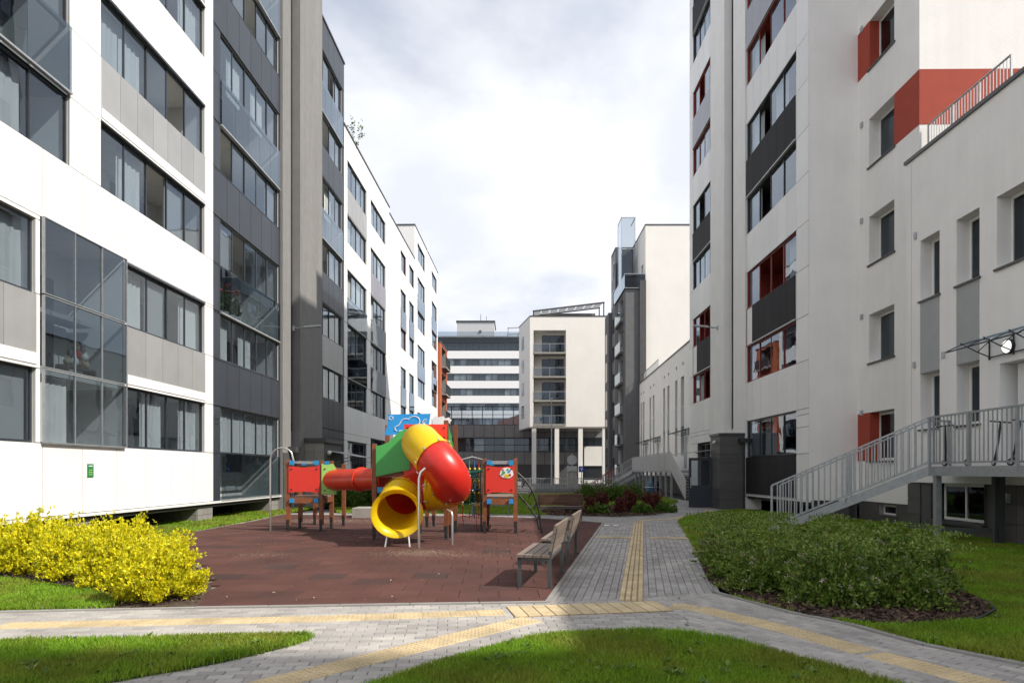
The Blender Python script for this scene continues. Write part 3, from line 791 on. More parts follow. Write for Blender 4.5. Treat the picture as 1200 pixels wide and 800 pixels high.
p2.wall(18.54, 21.9, 0, .62, M['stone'], d=-.04, name='plinth')
p2.slab('red_render', 18.545, 19.775, 10.95, 12.45, M['plaster_red'], d=.006, th=.02)
p2.slab('red_render', 21.205, 21.895, 13.99, 15.5, M['plaster_red'], d=.006, th=.02)
p2.slab('red_render', 21.205, 21.895, 1.87, 3.37, M['plaster_red'], d=.006, th=.02)
for z in (1.87, 1.87+3.03*4):
    p2.slab('red_render', 21.17, 21.195, z+.005, z+1.495, M['plaster_red'], d=.004, th=.30)
g2 = Fac(b6, 'S', 0, 18.54)
g2.wall(1.56, 14, 0, TOP6, M['plaster'], d=0)
g2.slab('red_render', 1.56, 14, 10.95, 12.45, M['plaster_red'], d=.006, th=.02)
shell(b6, 1.56, 14, 18.54, 37.2, 0, TOP6, M['plaster'], skip=('W','S'))
O('roof', MB().box(.02, 1.58, 21.92, 37.18, TOP6-.25, TOP6-.02).mesh('roof', M['roof']), b6)
O('wall', MB().quad((1.56,37.2,0),(0,37.2,0),(0,37.2,TOP6),(1.56,37.2,TOP6)).mesh('wall', M['shade_clad']), b6)
coping(b6, 0, 14, 21.9, 27.8, TOP6); coping(b6, 0, 14, 32.5, 37.2, TOP6); coping(b6, 1.56, 14, 18.54, 21.84, TOP6)
# stone porch, open glazed door, canopy
pW = Fac(b6, 'W', -1.08, 0); pS = Fac(b6, 'S', 0, 27.93)
O('porch', MB().box(-1.05, -.07, 27.96, 29.3, 0, 3.02).mesh('porch', M['stone']), b6)
pS.tiles(-1.08, -.07, 0, 3.02, M['stone'], 1.0, .40, d=0, th=.03)
pW.tiles(27.93, 29.3, 0, 3.02, M['stone'], .7, .40, d=0, th=.03)
O('porch_roof', MB().box(-1.12, -.07, 27.89, 29.35, 3.02, 3.12).mesh('porch_roof', M['coping']), b6)
O('camera', MB().tube([(0,0,0),(-.12,-.12,-.02)], .05, 8).box(-.05,.05,0,.06,-.04,.06).mesh('camera', M['white_paint']), b6, (-1.1, 28.5, 2.78))
dl = O('door', MB().box(-2.12, -1.12, -.03, .03, .03, .96).box(-2.12, -2.02, -.03, .03, .96, 2.12).box(-1.22, -1.12, -.03, .03, .96, 2.12).box(-2.02, -1.22, -.03, .03, 2.02, 2.12).mesh('door', M['frame_dark']), b6, (0, 28.85, 0))
O('pane', MB().box(-2.02, -1.22, -.006, .006, .96, 2.02).mesh('pane', M['glass']), dl)
O('handle', MB().tube([(-2.06,-.08,.85),(-2.06,-.08,1.3)], .015, 6).mesh('handle', M['steel']), dl)
cn = O('canopy', MB().add([(-.2,0,2.55),(-2.5,0,2.28),(-2.5,1.7,2.28),(-.2,1.7,2.55),(-.2,0,2.58),(-2.5,0,2.31),(-2.5,1.7,2.31),(-.2,1.7,2.58)],
    [(0,1,2,3),(7,6,5,4),(4,5,1,0),(5,6,2,1),(6,7,3,2),(7,4,0,3)]).mesh('canopy', M['galv_light']), b6, (0, 29.35, 0))
for y in (.1, 1.6):
    O('bracket', MB().tube([(-.1,y,2.55),(-.1,y,2.0)], .02, 6).tube([(-.1,y,2.0),(-1.3,y,2.40)], .02, 6).tube([(-.1,y,2.3),(-.7,y,2.2)], .015, 6).mesh('bracket', M['black']), cn)
O('downpipe', MB().tube([(-.12,27.85,0),(-.12,27.85,2.75)], .045, 8).box(-.35, -.02, 27.7, 27.88, 2.72, 2.9).mesh('downpipe', M['black']), b6)

# --- low wing in the foreground
b7 = thing('apartment_wing', 'low pale plaster wing with roof railing beside the stair platform, at the right edge', 'building', RO, RA)
p3 = Fac(b7, 'W', 1.21, 0)
T7 = 9.85
def punched(p, s0, s1, z0, z1, fm='frame_white', gm='glass_dark', dep=.30, sill=True, n=1, bl=None):
    p.recess(s0, s1, z0, z1, dep+.25, M['plaster'], door=False, name='reveal', d0=0)
    p.window(s0+.01, s1-.01, z0+.01, z1-.01, n, fm=M[fm], gm=M[gm], d=-dep, fw=.07, blind=bl)
    if sill: p.slab('sill', s0-.05, s1+.05, z0-.05, z0-.004, M['coping'], d=.05, th=.34)
for s0, s1 in ((17.08, 17.9), (15.6, 16.42), (14.22, 15.04), (11.5, 12.4), (9.0, 10.0), (6.2, 7.2), (3, 4)):
    punched(p3, s0, s1, 6.0, 7.58, bl=.97 if s0 in (14.22, 15.6) else None)
    if s0 > 15.2:
        punched(p3, s0, s1, 2.65, 4.1, bl=.5 if s0 < 16 else None)
        p3.slab('spandrel', s0+.003, s1-.003, 4.103, 5.94, M['plaster_grey'], d=.006, th=.03)
p3.recess(13.7, 14.95, 1.7, 3.9, .5, M['plaster'], door=False, name='reveal', d0=0)
dr = p3.slab('door', 13.75, 14.75, 1.72, 3.86, M['white_paint'], d=-.25, th=.06)
O('handle', MB().tube([(.05,.38,.9),(.05,.38,1.15)], .015, 6).mesh('handle', M['steel']), dr)
# basement windows in the plinth
p3.recess(15.45, 17.45, .34, 1.26, .35, M['stone'], door=False, name='reveal', d0=0)
p3.window(15.5, 17.15, .36, 1.25, 2, fm=M['frame_white'], gm=M['glass_dark'], d=-.16, fw=.065)
p3.slab('sill', 15.4, 17.5, .26, .33, M['coping'], d=.08, th=.4)
p3.wall(-9, 18.54, 1.26, T7, M['plaster'], d=0)
p3.wall(-9, 18.54, -.1, 1.26, M['backing'], d=-.06, name='plinth')
p3.tiles(11.0, 18.54, 0, 1.25, M['stone'], .6, .42, d=-.03, th=.03)
p3.slab('seam', 18.3, 18.312, 1.3, T7-.1, M['plaster_grey'], d=.002, th=.01)
p3.put('vent_hood', MB().add([(0,-.1,0),(.12,-.1,.03),(.12,.1,.03),(0,.1,0),(0,-.1,.22),(.05,-.1,.22),(.05,.1,.22),(0,.1,.22)],
    [(0,1,2,3),(7,6,5,4),(0,4,5,1),(1,5,6,2),(2,6,7,3)]).mesh('vent_hood', M['galv_light']), 14.75, -.03, .85)
for s in (18.15, 16.9):
    p3.put('vent', MB().box(0,.04,-.05,.05,0,.15).mesh('vent', M['galv_light']), s, 0, 4.35 if s < 17 else 4.3)
p3.put('vent', MB().box(0,.04,-.05,.05,0,.17).mesh('vent', M['galv_light']), 18.1, 0, 7.7)
shell(b7, 1.21, 14, -9, 18.54, 0, T7, M['plaster'], skip=('W','N'))
coping(b7, 1.21, 14, -9, 18.54, T7, h=.09)
rl = O('roof_railing', MB().tube([(1.75,18.45,T7+1.05),(1.75,15.35,T7+1.05)], .025, 8).tube([(1.75,18.45,T7+.15),(1.75,15.35,T7+.15)], .015, 6).mesh('roof_railing', M['galv_light']), b7)
for i in range(28):
    O('baluster', cached('rail_bal', lambda: MB().box(-.008,.008,-.008,.008,0,.9).mesh('baluster', M['galv_light'])), rl, (1.75, 18.42-i*.113, T7+.15))
for s in (18.45, 17.4, 16.4, 15.35):
    O('post', cached('rail_post', lambda: MB().box(-.02,.02,-.02,.02,0,1.05).mesh('post', M['galv_light'])), rl, (1.75, s, T7))
# canopy over the wing's door, with its lamp
b = MB(); N = 8; vs = []
for s in (15.25, 13.0):
    for i in range(N+1):
        t = i/N; vs.append((1.21-.98*t, s, 4.52-.30*t**1.8))
for s in (15.25, 13.0):
    for i in range(N+1):
        t = i/N; vs.append((1.21-.98*t, s, 4.535-.30*t**1.8))
n = N+1
fs = [(i, i+1, n+i+1, n+i) for i in range(N)] + [(2*n+i, 3*n+i, 3*n+i+1, 2*n+i+1) for i in range(N)] + [(i, 2*n+i, 2*n+i+1, i+1) for i in range(N)] + [(n+i, n+i+1, 3*n+i+1, 3*n+i) for i in range(N)]
cn = O('canopy', b.add(vs, fs).mesh('canopy', M['glass_clear']), b7)
for s in (15.25, 14.5, 13.75, 13.0):
    q = MB().tube([(1.2-.98*i/8, s, 4.50-.30*(i/8)**1.8) for i in range(9)], .016, 6)
    q.tube([(1.19, s, 4.5),(1.19, s, 4.03)], .016, 6).tube([(1.19, s, 4.1),(.9, s, 4.22),(.55, s, 4.40)], .013, 6).tube([(1.19,s,4.45),(.92,s,4.2)], .011, 6)
    O('bracket', q.mesh('bracket', M['black']), cn)
O('beam', MB().tube([(.24,15.25,4.2),(.24,13.0,4.2)], .016, 6).tube([(1.17,15.25,4.08),(1.17,13.0,4.08)], .014, 6).mesh('beam', M['black']), cn)
lm = O('lamp', MB().tube([(0,0,0),(-.07,0,0)], [.16,.16], 20).mesh('lamp', M['black']), b7, (1.20, 14.62, 4.22))
O('lamp_glass', MB().tube([(-.07,0,0),(-.10,0,0),(-.13,0,0)], [.14,.12,.06], 20).mesh('lamp_glass', M['lamp']), lm)

# --- unseen tower added beyond the near end of the wing to cast the foreground shade
b13 = thing('apartment_block', 'unseen light grey tower added at the near end of the low wing to shade the foreground', 'building', RO, RA)
n13 = Fac(b13, 'W', 5.2, 0)
for k in range(9):
    for s0 in (-26, -21, -16, -11.5):
        n13.recess(s0, s0+1.5, 1.9+3.03*k, 3.4+3.03*k, .4, M['plaster'], door=False, name='reveal', d0=0)
        n13.window(s0+.02, s0+1.48, 1.92+3.03*k, 3.38+3.03*k, 1, fm=M['frame_white'], gm=M['glass_dark'], d=-.25, fw=.07)
n13.wall(-30, -7.8, 0, 28.6, M['plaster'], d=0)
shell(b13, 5.2, 40, -30, -7.8, 0, 28.6, M['plaster'], skip=('W',)); coping(b13, 5.2, 40, -30, -7.8, 28.6)

# ------------------------------------------------------------------ stair and access platform (galvanised)
def railing(parent, a, b, h=1.1, step=.125, posts=(0.0, 1.0), m=None, base=.08):
    """flat-topped or raked balustrade between two floor points"""
    m = m or M['galv']; a = Vector(a); b = Vector(b); d = b-a; n = int(d.to_2d().length/step); H = Vector((0,0,h))
    r = O('railing', MB().bar(a+H, b+H, .05, .04).bar(a+Vector((0,0,base)), b+Vector((0,0,base)), .012, .035).mesh('railing', m), parent)
    bm_ = cached(('balu', round(h-base,2), m.name), lambda: MB().box(-.006,.006,-.015,.015,0,h-base).mesh('baluster', m))
    pm = cached(('rpost', round(h,2), m.name), lambda: MB().box(-.025,.025,-.025,.025,-.1,h-.01).mesh('post', m))
    ang = math.atan2(d.y, d.x)
    for i in range(1, n): O('baluster', bm_, r, a + d*(i/n) + Vector((0,0,base)), ang+PI/2)
    for t in posts: O('post', pm, r, a + d*t, ang)
    return r
st = thing('access_stair', 'galvanised steel stair and raised platform with balusters in front of the low wing', 'staircase', (0,0,0))
DZ = 1.66
u = Vector((-.85, .527, 0)); wv = Vector((.527, .85, 0))
c0 = Vector((9.40, 15.40, DZ)); c1 = c0 + wv*1.12
ex = 9.31-.15+.01*8
deck = [(9.40,15.40),(c1.x,c1.y),(10.60,16.45),(10.47,4.0),(9.22,4.0)]
O('deck', MB().prism(deck, DZ-.04, DZ).mesh('deck', M['galv']), st)
O('edge_beam', MB().bar((9.41,15.36,DZ-.11),(9.23,4.0,DZ-.11), .07, .2).bar((9.40,15.40,DZ-.11),(c1.x,c1.y,DZ-.11), .07, .2).mesh('edge_beam', M['galv']), st)
for (x, y) in ((9.47, 15.2), (9.33, 12.25), (9.28, 9.0), (9.25, 6.0)):
    O('column', cached('colm', lambda: MB().box(-.06,.06,-.06,.06,-.1,DZ-.21).mesh('column', M['galv'])), st, (x, y, 0))
O('column', MB().box(-.06,.06,-.06,.06,-.1,DZ-.05).box(-.16,-.1,-.05,.05,-.1,DZ-.05).mesh('column', M['dgreen']), st, (10.45, 14.6, 0))
O('edge_beam', MB().bar((9.45,14.95,.28),(10.45,14.7,.28), .05, .09).mesh('edge_beam', M['dgreen']), st)
NT = 10; run = .325; rise = DZ/(NT+1)
for side, p in ((0, c0), (1, c1)):
    a = p + Vector((0,0,-.10)); bb = p + u*(run*NT+.18) + Vector((0,0,-DZ+.02))
    O('stringer', MB().bar(a, bb, .05, .20).mesh('stringer', M['galv']), st)
tm = MB()
L2 = Vector((u.x*.15, u.y*.15, 0)); W2 = Vector((wv.x*.53, wv.y*.53, 0))
P4 = [(-L2-W2), (L2-W2), (L2+W2), (-L2+W2)]
tm.prism([(p.x, p.y) for p in P4], -.035, 0)
tmesh = tm.mesh('tread', M['galv'])
for i in range(NT):
    O('tread', tmesh, st, c0 + wv*.56 + u*(run*(i+.5)) + Vector((0,0,-rise*(i+1))))
end = run*NT+.12
railing(st, c0+Vector((0,0,.02)), c0 + u*end + Vector((0,0,-end*.464+.02)), 1.08, .13, (0, .5, 1))
railing(st, c1+Vector((0,0,.02)), c1 + u*end + Vector((0,0,-end*.464+.02)), 1.08, .13, (0, .5, 1))
railing(st, (9.41,15.38,DZ), (9.31,11.2,DZ), 1.1, .13, (0, .33, .66, 1))
railing(st, (9.31,11.2,DZ), (9.23,4.0,DZ), 1.1, .13, (.5, 1))
railing(st, (10.0,16.36,DZ), (10.55,16.45,DZ), 1.1, .13, (1,))

# ------------------------------------------------------------------ second row on the right, beyond the tall tower
b8 = thing('apartment_wing', 'low cream wing with tall narrow windows beyond the tower on the right', 'building', (9.88, 0, 0), -math.atan(.037))
q = Fac(b8, 'W')
T8 = 9.95
ws = [(41.0, 41.7), (43.2, 43.9), (46.0, 47.0), (48.2, 49.0), (51.1, 51.9), (52.8, 53.6), (57.6, 58.4), (59.3, 60.1), (63.0, 63.9), (64.4, 65.1)]
q2 = []
for s0, s1 in ws:
    for (z0, z1) in ((2.6, 4.6), (6.0, 8.0)):
        q.recess(s0, s1, z0, z1, .4, M['plaster_far'], door=False, name='reveal', d0=0)
        q.window(s0+.01, s1-.01, z0+.01, z1-.01, 1, gm=M['glass_dark'], d=-.22, fw=.06)
    q.slab('spandrel', s0+.003, s1-.003, 4.605, 5.995, M['plaster_grey'], d=.005, th=.03)
    q.put('vent', cached('fvent', lambda: MB().box(0,.06,-.07,.07,0,.2).mesh('vent', M['beige'])), s0+.2, 0, 8.75)
for s0 in (45.0, 55.4, 61.4):
    q.slab('door', s0, s0+1.0, 1.75, 3.85, M['galv_light'], d=.01, th=.05)
    c = q.put('canopy', MB().add([(0,-1.1,4.35),(.95,-1.1,4.05),(.95,1.1,4.05),(0,1.1,4.35),(0,-1.1,4.39),(.95,-1.1,4.09),(.95,1.1,4.09),(0,1.1,4.39)],
        [(0,1,2,3),(7,6,5,4),(0,4,5,1),(1,5,6,2),(2,6,7,3),(3,7,4,0)]).mesh('canopy', M['glass_smoke']), s0+.5, 0, 0)
    for y in (-1.05, 0, 1.05):
        O('bracket', MB().tube([(.02,y,4.4),(.02,y,3.9)], .02, 5).tube([(.02,y,3.95),(.8,y,4.15)], .016, 5).tube([(0,y,4.35),(.95,y,4.05)], .022, 5).mesh('bracket', M['black']), c)
q.wall(38, 66, 1.2, T8, M['plaster_far'], d=0); q.wall(38, 66, -.1, 1.2, M['stone'], d=-.05, name='plinth')
shell(b8, 0, 10, 38, 66, 0, T8, M['plaster_far'], skip=('W',)); coping(b8, 0, 10, 38, 66, T8)
rr = O('roof_railing', MB().tube([(.4,58,T8+1.1),(.4,66,T8+1.1)], .03, 6).box(.38,.42,58,66,T8+.15,T8+.2).mesh('roof_railing', M['galv_light']), b8)
for i in range(33): O('baluster', cached('fb', lambda: MB().box(-.012,.012,-.012,.012,0,1.0).mesh('baluster', M['galv_light'])), rr, (.4, 58+i*.25, T8+.1))

b9 = thing('apartment_block', 'tall block of charcoal and white walls with glass box on the roof, far right', 'building', (0, 0, 0), 0)
gS = Fac(b9, 'S', 0, 66.2)
T9 = 25.4
gS.wall(12.95, 23, 0, T9, M['plaster_far'], d=0)
wW = Fac(b9, 'W', 12.95, 0)
punched(wW, 67.4, 68.4, 20.4, 22.0, fm='frame_dark', sill=False)
wW.wall(66.2, 76, 0, T9, M['plaster_far'], d=0)
shell(b9, 12.95, 23, 66.2, 76, 0, T9, M['plaster_far'], skip=('W','S')); coping(b9, 12.95, 23, 66.2, 76, T9)
# charcoal projection with loggias
dS = Fac(b9, 'S', 0, 66.15); dW = Fac(b9, 'W', 11.0, 0)
TD = 19.4
O('wall', MB().box(11.03, 12.0, 66.2, 72.6, 0, TD-.1).mesh('wall', M['plaster_mid']) if False else MB().quad((11.0,66.15,0),(12.35,66.15,0),(12.35,66.15,TD),(11.0,66.15,TD)).mesh('wall', M['plaster_mid']), b9)
O('wall', MB().box(12.35, 12.95, 65.9, 66.3, 0, TD+.6).mesh('wall', M['plaster_dark']), b9)
for k in range(6):
    z = 1.2+3.05*k
    dW.recess(67.6, 71.0, z, z+2.6, 1.2, M['interior'])
    bl = dW.put('balcony', MB().box(-1.0, .35, -1.7, 1.7, -.2, 0).mesh('balcony', M['plaster_mid']), 69.3, 0, z)
    O('pane', MB().box(.30, .32, -1.7, 1.7, .02, 1.05).mesh('pane', M['glass_smoke']), bl)
    dW.window(67.65, 70.95, z+1.1, z+2.55, 3, d=-.3, cur=.3, seed=500+k)
dW.wall(66.15, 73, 0, TD, M['plaster_dark'], d=0)
O('terrace', MB().box(11.0, 12.95, 66.15, 73, TD-.2, TD).mesh('terrace', M['roof']), b9)
tr = O('terrace_parapet', MB().box(10.9, 12.9, 66.02, 66.10, TD-.1, TD+1.2).box(10.9, 10.98, 66.1, 73, TD-.1, TD+1.2).mesh('terrace_parapet', M['glass_dark']), b9)
O('terrace_edge', MB().box(10.85, 12.95, 65.98, 66.02, TD+1.2, TD+1.26).box(10.85, 12.95, 65.98, 66.02, TD-.16, TD-.1).mesh('terrace_edge', M['galv']), b9)
d2 = Fac(b9, 'W', 11.05, 0)
for k in range(8):
    z = 1.4+3.02*k
    d2.recess(73.6, 75.4, z, z+1.6, 1.0, M['interior_dark']); d2.window(73.6, 75.4, z, z+1.6, 2, seed=520+k)
d2.wall(73, 76, 0, T9, M['dark_clad'], d=0)
O('wall', MB().quad((11.05,73,0),(12.95,73,0),(12.95,73,T9),(11.05,73,T9)).mesh('wall', M['plaster_dark']), b9)
O('roof', MB().box(11.05, 12.94, 73.02, 76, T9-.2, T9+.1).mesh('roof', M['coping']), b9)
gb = O('glass_box', MB().box(11.2, 11.26, 70, 70.06, TD, 27.6).box(12.6, 12.66, 70, 70.06, TD, 27.6).box(11.2, 12.66, 70, 70.06, 27.5, 27.6).box(11.2, 12.66, 70, 70.06, 24.3, 24.4).box(11.2, 11.26, 70.06, 72.4, 27.5, 27.6).box(11.2, 11.26, 72.34, 72.4, TD, 27.5).box(12.6,12.66,70.06,72.4,27.5,27.6).mesh('glass_box', M['galv_light']), b9)
O('pane', MB().box(11.26, 12.6, 70.02, 70.04, TD, 24.3).box(11.26, 12.6, 70.02, 70.04, 24.4, 27.5).box(11.22, 11.24, 70.06, 72.34, TD, 27.5).mesh('pane', M['glass']), gb)
O('stair', MB().box(11.4, 12.5, 71.0, 72.2, TD, 24.0).mesh('stair', M['plaster_dark']), gb)
d3 = O('wall', MB().box(10.75, 12.9, 76.02, 79, 0, 19.2).mesh('wall', M['plaster_mid']), b9)
for k in range(5):
    O('window', MB().box(10.71, 10.74, 76.8, 78.2, 2+3.2*k, 4.2+3.2*k).mesh('window', M['door_dark']), b9)

# platform and stairs in front of the far wing
s2 = thing('access_stair', 'galvanised platform with sheet metal balustrade and stairs in front of the far cream wing', 'staircase')
O('deck', MB().prism([(9.35,40.2),(11.1,40.2),(11.7,56.5),(9.95,56.5)], 1.5, 1.62).mesh('deck', M['galv']), s2)
for i in range(9):
    a = 40.2+i*1.811; xx = 9.35+(a-40.2)*.0368
    O('balustrade_panel', MB().bar((xx, a+.03, 2.13), (xx+.066, a+1.79, 2.13), .03, 1.0).mesh('balustrade_panel', M['galv_light']), s2)
    O('column', cached('c2', lambda: MB().box(-.06,.06,-.06,.06,0,1.5).mesh('column', M['galv'])), s2, (xx+.12, a+.3, 0))
O('handrail', MB().bar((9.35,40.2,2.68),(9.95,56.5,2.68),.06,.05).mesh('handrail', M['galv']), s2)
O('balustrade_panel', MB().add([(9.33,40.2,1.6),(9.33,40.2,2.7),(9.5,37.4,1.05),(9.5,37.4,-.02),(9.37,40.2,1.6),(9.37,40.2,2.7),(9.54,37.4,1.05),(9.54,37.4,-.02)],
   [(0,1,2,3),(7,6,5,4),(1,5,6,2),(0,3,7,4),(2,6,7,3),(0,4,5,1)]).mesh('balustrade_panel', M['galv_light']), s2)
for i in range(9):
    O('tread', cached('tr2', lambda: MB().box(0, 1.4, -.15, .15, -.04, 0).mesh('tread', M['galv'])), s2, (9.55, 40.1-i*.3, 1.5-i*.165))
railing(s2, (9.95,56.5,1.6), (8.25,62.5,0.0), 1.05, .2, (0, .5, 1))
railing(s2, (11.0,56.9,1.6), (9.3,62.9,0.0), 1.05, .2, (0, 1))
O('stringer', MB().bar((9.95,56.5,1.5),(8.25,62.5,-.05),.06,.25).bar((11.0,56.9,1.5),(9.3,62.9,-.05),.06,.25).mesh('stringer', M['galv']), s2)
for i in range(9):
    O('tread', cached('tr3', lambda: MB().box(0, 1.05, -.2, .2, -.04, 0).mesh('tread', M['galv'])), s2, (9.9-i*.185, 56.8+i*.62, 1.5-i*.165))

# ------------------------------------------------------------------ white corner block on columns
b10 = thing('apartment_block', 'cream block with a column of balconies standing on tall columns, closing the view', 'building')
fS = Fac(b10, 'S', 0, 85.0)
Z0, Z1 = 7.1, 20.8
BX = (2.68, 6.72)
fS.recess(BX[0], BX[1], 7.25, 19.1, 1.9, M['plaster_far'], door=False)
fS.wall(2.23, 12.1, Z0, Z1, M['plaster_far'], d=0)
for k in range(4):
    z = 7.25+2.98*k
    bl = fS.put('balcony', MB().box(-1.88, .06, -2.0, 2.0, -.02, .2).mesh('balcony', M['concrete']), 4.7, 0, z)
    O('railing', MB().box(.0, .04, -2.0, 2.0, 1.22, 1.27).box(.0,.04,-2.0,-1.96,.2,1.22).box(.0,.04,1.96,2.0,.2,1.22).box(0,.04,-.02,.02,.2,1.22).mesh('railing', M['galv_light']), bl)
    O('pane', MB().box(.012, .024, -1.95, 1.95, .25, 1.2).mesh('pane', M['glass']), bl)
    fS.window(3.8, 6.6, z+.25, z+2.6, 3, d=-1.8, gm=M['glass_dark'], cur=.2, seed=600+k)
    O('chair', MB().box(-1.0,-.6,-.2,.2,.6,.65).box(-1.04,-1.0,-.2,.2,.65,1.05).box(-1.0,-.97,-.2,-.17,.2,.6).box(-.63,-.6,.17,.2,.2,.6).mesh('chair', M['black']), bl, (0, -1.0+.3*k, 0))
side = [(2.23,85.0),(0.95,91.5)]
b = MB(); b.quad((0.95,91.5,Z0),(2.23,85.0,Z0),(2.23,85.0,Z1),(0.95,91.5,Z1))
b.quad((12.1,85,Z0),(12.1,97,Z0),(12.1,97,Z1),(12.1,85,Z1)); b.quad((12.1,97,Z0),(.95,91.5,Z0),(.95,91.5,Z1),(12.1,97,Z1))
O('wall', b.mesh('wall', M['plaster_far']), b10)
O('floor_slab', MB().prism([(2.21,85.02),(12.08,85.02),(12.08,97),(.95,91.5)], Z0-.15, Z0-.01).mesh('floor_slab', M['concrete']), b10)
O('roof', MB().prism([(2.2,84.95),(12.15,84.95),(12.15,97),(.9,91.55)], Z1, Z1+.12).mesh('roof', M['coping']), b10)
dv = (Vector((.95,91.5)) - Vector((2.23,85.0))).normalized()
for k in range(4):
    p = Vector((2.23,85.0)) + dv*4.2
    z = 8.4+2.98*k
    O('window', MB().box(-.06, .03, -.7, .7, 0, 1.7).mesh('window', M['door_dark']), b10, (p.x, p.y, z), math.atan2(dv.y, dv.x)+PI/2)
for x in (2.75, 5.6, 8.55, 11.55):
    O('column', cached('bigcol', lambda: MB().box(-.27,.27,-.27,.27,0,Z0-.15).mesh('column', M['plaster_far'])), b10, (x, 85.35, 0))
pg = O('roof_canopy', MB().bar((2.6,85.6,21.6),(11.6,85.6,22.7),.14,.18).bar((2.6,90,22.0),(11.6,90,23.1),.14,.18).bar((11.5,85.6,20.9),(11.5,85.6,22.7),.14).bar((2.7,85.6,20.9),(2.7,85.6,21.6),.14).bar((11.5,90,20.9),(11.5,90,23.1),.14).mesh('roof_canopy', M['coping']), b10)
for i in range(8):
    x = 2.7+i*1.11; z = 21.62+(x-2.6)*.122
    O('pane', MB().add([(x,85.6,z),(x+.95,85.6,z+.116),(x+.95,90,z+.516),(x,90,z+.4),(x,85.6,z+.05),(x+.95,85.6,z+.166),(x+.95,90,z+.566),(x,90,z+.45)],
       [(0,3,2,1),(4,5,6,7),(0,1,5,4),(1,2,6,5),(2,3,7,6),(3,0,4,7)]).mesh('pane', M['frosted']), pg)
O('roof_wall', MB().box(3.2, 11, 90.2, 90.5, 20.9, 22.4).mesh('roof_wall', M['plaster_tower']), b10)

# ------------------------------------------------------------------ dark glazed link building behind the columns
b11 = thing('link_building', 'low dark panelled building with a ribbon of windows and glass gallery behind the columns', 'building')
fD = Fac(b11, 'S', 0, 92.5)
fD.recess(-12, 14, 4.25, 6.05, 1.2, M['interior_dark'], door=False)
fD.window(-12, 14, 4.25, 6.05, 19, gm=M['glass'], cur=.15, dark=.1, seed=3)
fD.slab('transom', -12, 14, 5.1, 5.18, M['frame_dark'], d=-.06, th=.05)
fD.wall(-12, 14, 0, 7.9, M['plaster_dark'], d=-.03)
for i in range(19):
    x = -12+i*1.368
    fD.slab('facade_panel', x+.04, x+1.33, 6.15, 7.8, M['plaster_tower'], d=.01, th=.035)
    fD.slab('facade_panel', x+.04, x+1.33, 2.5, 4.15, M['plaster_tower'], d=.01, th=.035)
fD.recess(7.8, 13.2, .3, 2.0, 1.0, M['interior_dark'], door=False)
O('roof', MB().box(-12, 14, 92.6, 104, 7.7, 7.9).mesh('roof', M['roof']), b11)
gal = O('gallery', MB().box(-11, 1.7, 92.5, 92.62, 10.25, 10.4).box(-11, 1.7, 92.5, 92.62, 9.2, 9.26).mesh('gallery', M['frame_dark']), b11)
for i in range(10):
    O('post', cached('galp', lambda: MB().box(-.05,.05,0,.1,0,2.4).mesh('post', M['frame_dark'])), gal, (-11+i*1.4, 92.5, 7.9))
    if i < 9: O('pane', cached('galpane', lambda: MB().box(0,1.3,0,.02,0,2.3).mesh('pane', M['glass'])), gal, (-10.95+i*1.4, 92.54, 7.92))
O('roof_light', MB().add([(-2.2,96,7.9),(1.2,96,7.9),(1.2,96,9.6),(-1.9,96,8.6),(-2.2,97,7.9),(1.2,97,7.9),(1.2,97,9.6),(-1.9,97,8.6)], [(0,1,2,3),(7,6,5,4),(2,6,7,3),(1,5,6,2),(0,3,7,4)]).mesh('roof_light', M['brick_red']), b11)
# warm ground-floor return wall in the sun
O('wall', MB().box(9.7, 13.9, 91.6, 92.3, 2.3, 4.9).box(9.7,13.9,91.6,92.3,0,.4).mesh('wall', M['plaster_far']), b11)
O('window', MB().box(9.75, 13.2, 91.8, 91.9, .4, 2.3).mesh('window', M['door_dark']), b11)

# ------------------------------------------------------------------ office block in the distance
b12 = thing('office_block', 'distant white banded office block with blue glazed top storey', 'building')
fO = Fac(b12, 'S', 0, 150.0)
X0, X1 = -24, 4.0
tops = []
for k in range(8):
    zt = 26.3-3.26*k; z0 = zt-1.62
    if z0 < 3: break
    fO.recess(X0, X1, z0, zt, 1.5, M['interior'], door=False)
    fO.window(X0, X1, z0, zt, 20, gm=M['glass'], cur=.25, dark=.2, fw=.09, seed=700+k)
fO.recess(X0, X1, 28.0, 31.0, 1.5, M['interior'], door=False)
fO.window(X0, X1, 28.0, 29.8, 20, gm=M['glass_smoke'], fw=.1, cur=.1, seed=720)
fO.window(X0, X1, 29.85, 31.0, 10, gm=M['glass_dark'], fw=.1, d=.05, seed=721)
fO.wall(X0, X1, 0, 31.1, M['white_clad'], d=0)
shell(b12, X0, X1, 150, 168, 0, 31.1, M['white_clad'], skip=('S',)); coping(b12, X0, X1, 150, 168, 31.1, h=.12)
O('roof_parapet', MB().box(X0, X1, 150.4, 150.44, 31.2, 32.3).mesh('roof_parapet', M['glass']), b12)
O('plant_room', MB().box(-12.4, -4.0, 154, 163, 31, 35.2).mesh('plant_room', M['grey_clad']), b12)
O('plant_room', MB().box(-12.6, -3.8, 153.8, 163.2, 35.2, 35.5).box(-7.4,-6.9,153.8,154,32.8,33.3).mesh('plant_room', M['coping']), b12)
O('antenna', MB().tube([(-7.2,157,35.5),(-7.2,157,37.6)], .06, 6).tube([(-5.9,157,35.5),(-5.9,157,37.2)], .05, 6).mesh('antenna', M['black']), b12)
O('roof_frame', MB().bar((-1,152,32),(4,152,32.2),.2).bar((-1,152,33.4),(4,152,33.6),.2).bar((-1,152,31),(-.8,152,33.5),.2).bar((1,152,31),(2,152,33.5),.2).bar((3,152,31),(2,152,33.5),.2).mesh('roof_frame', M['galv_light']), b12)
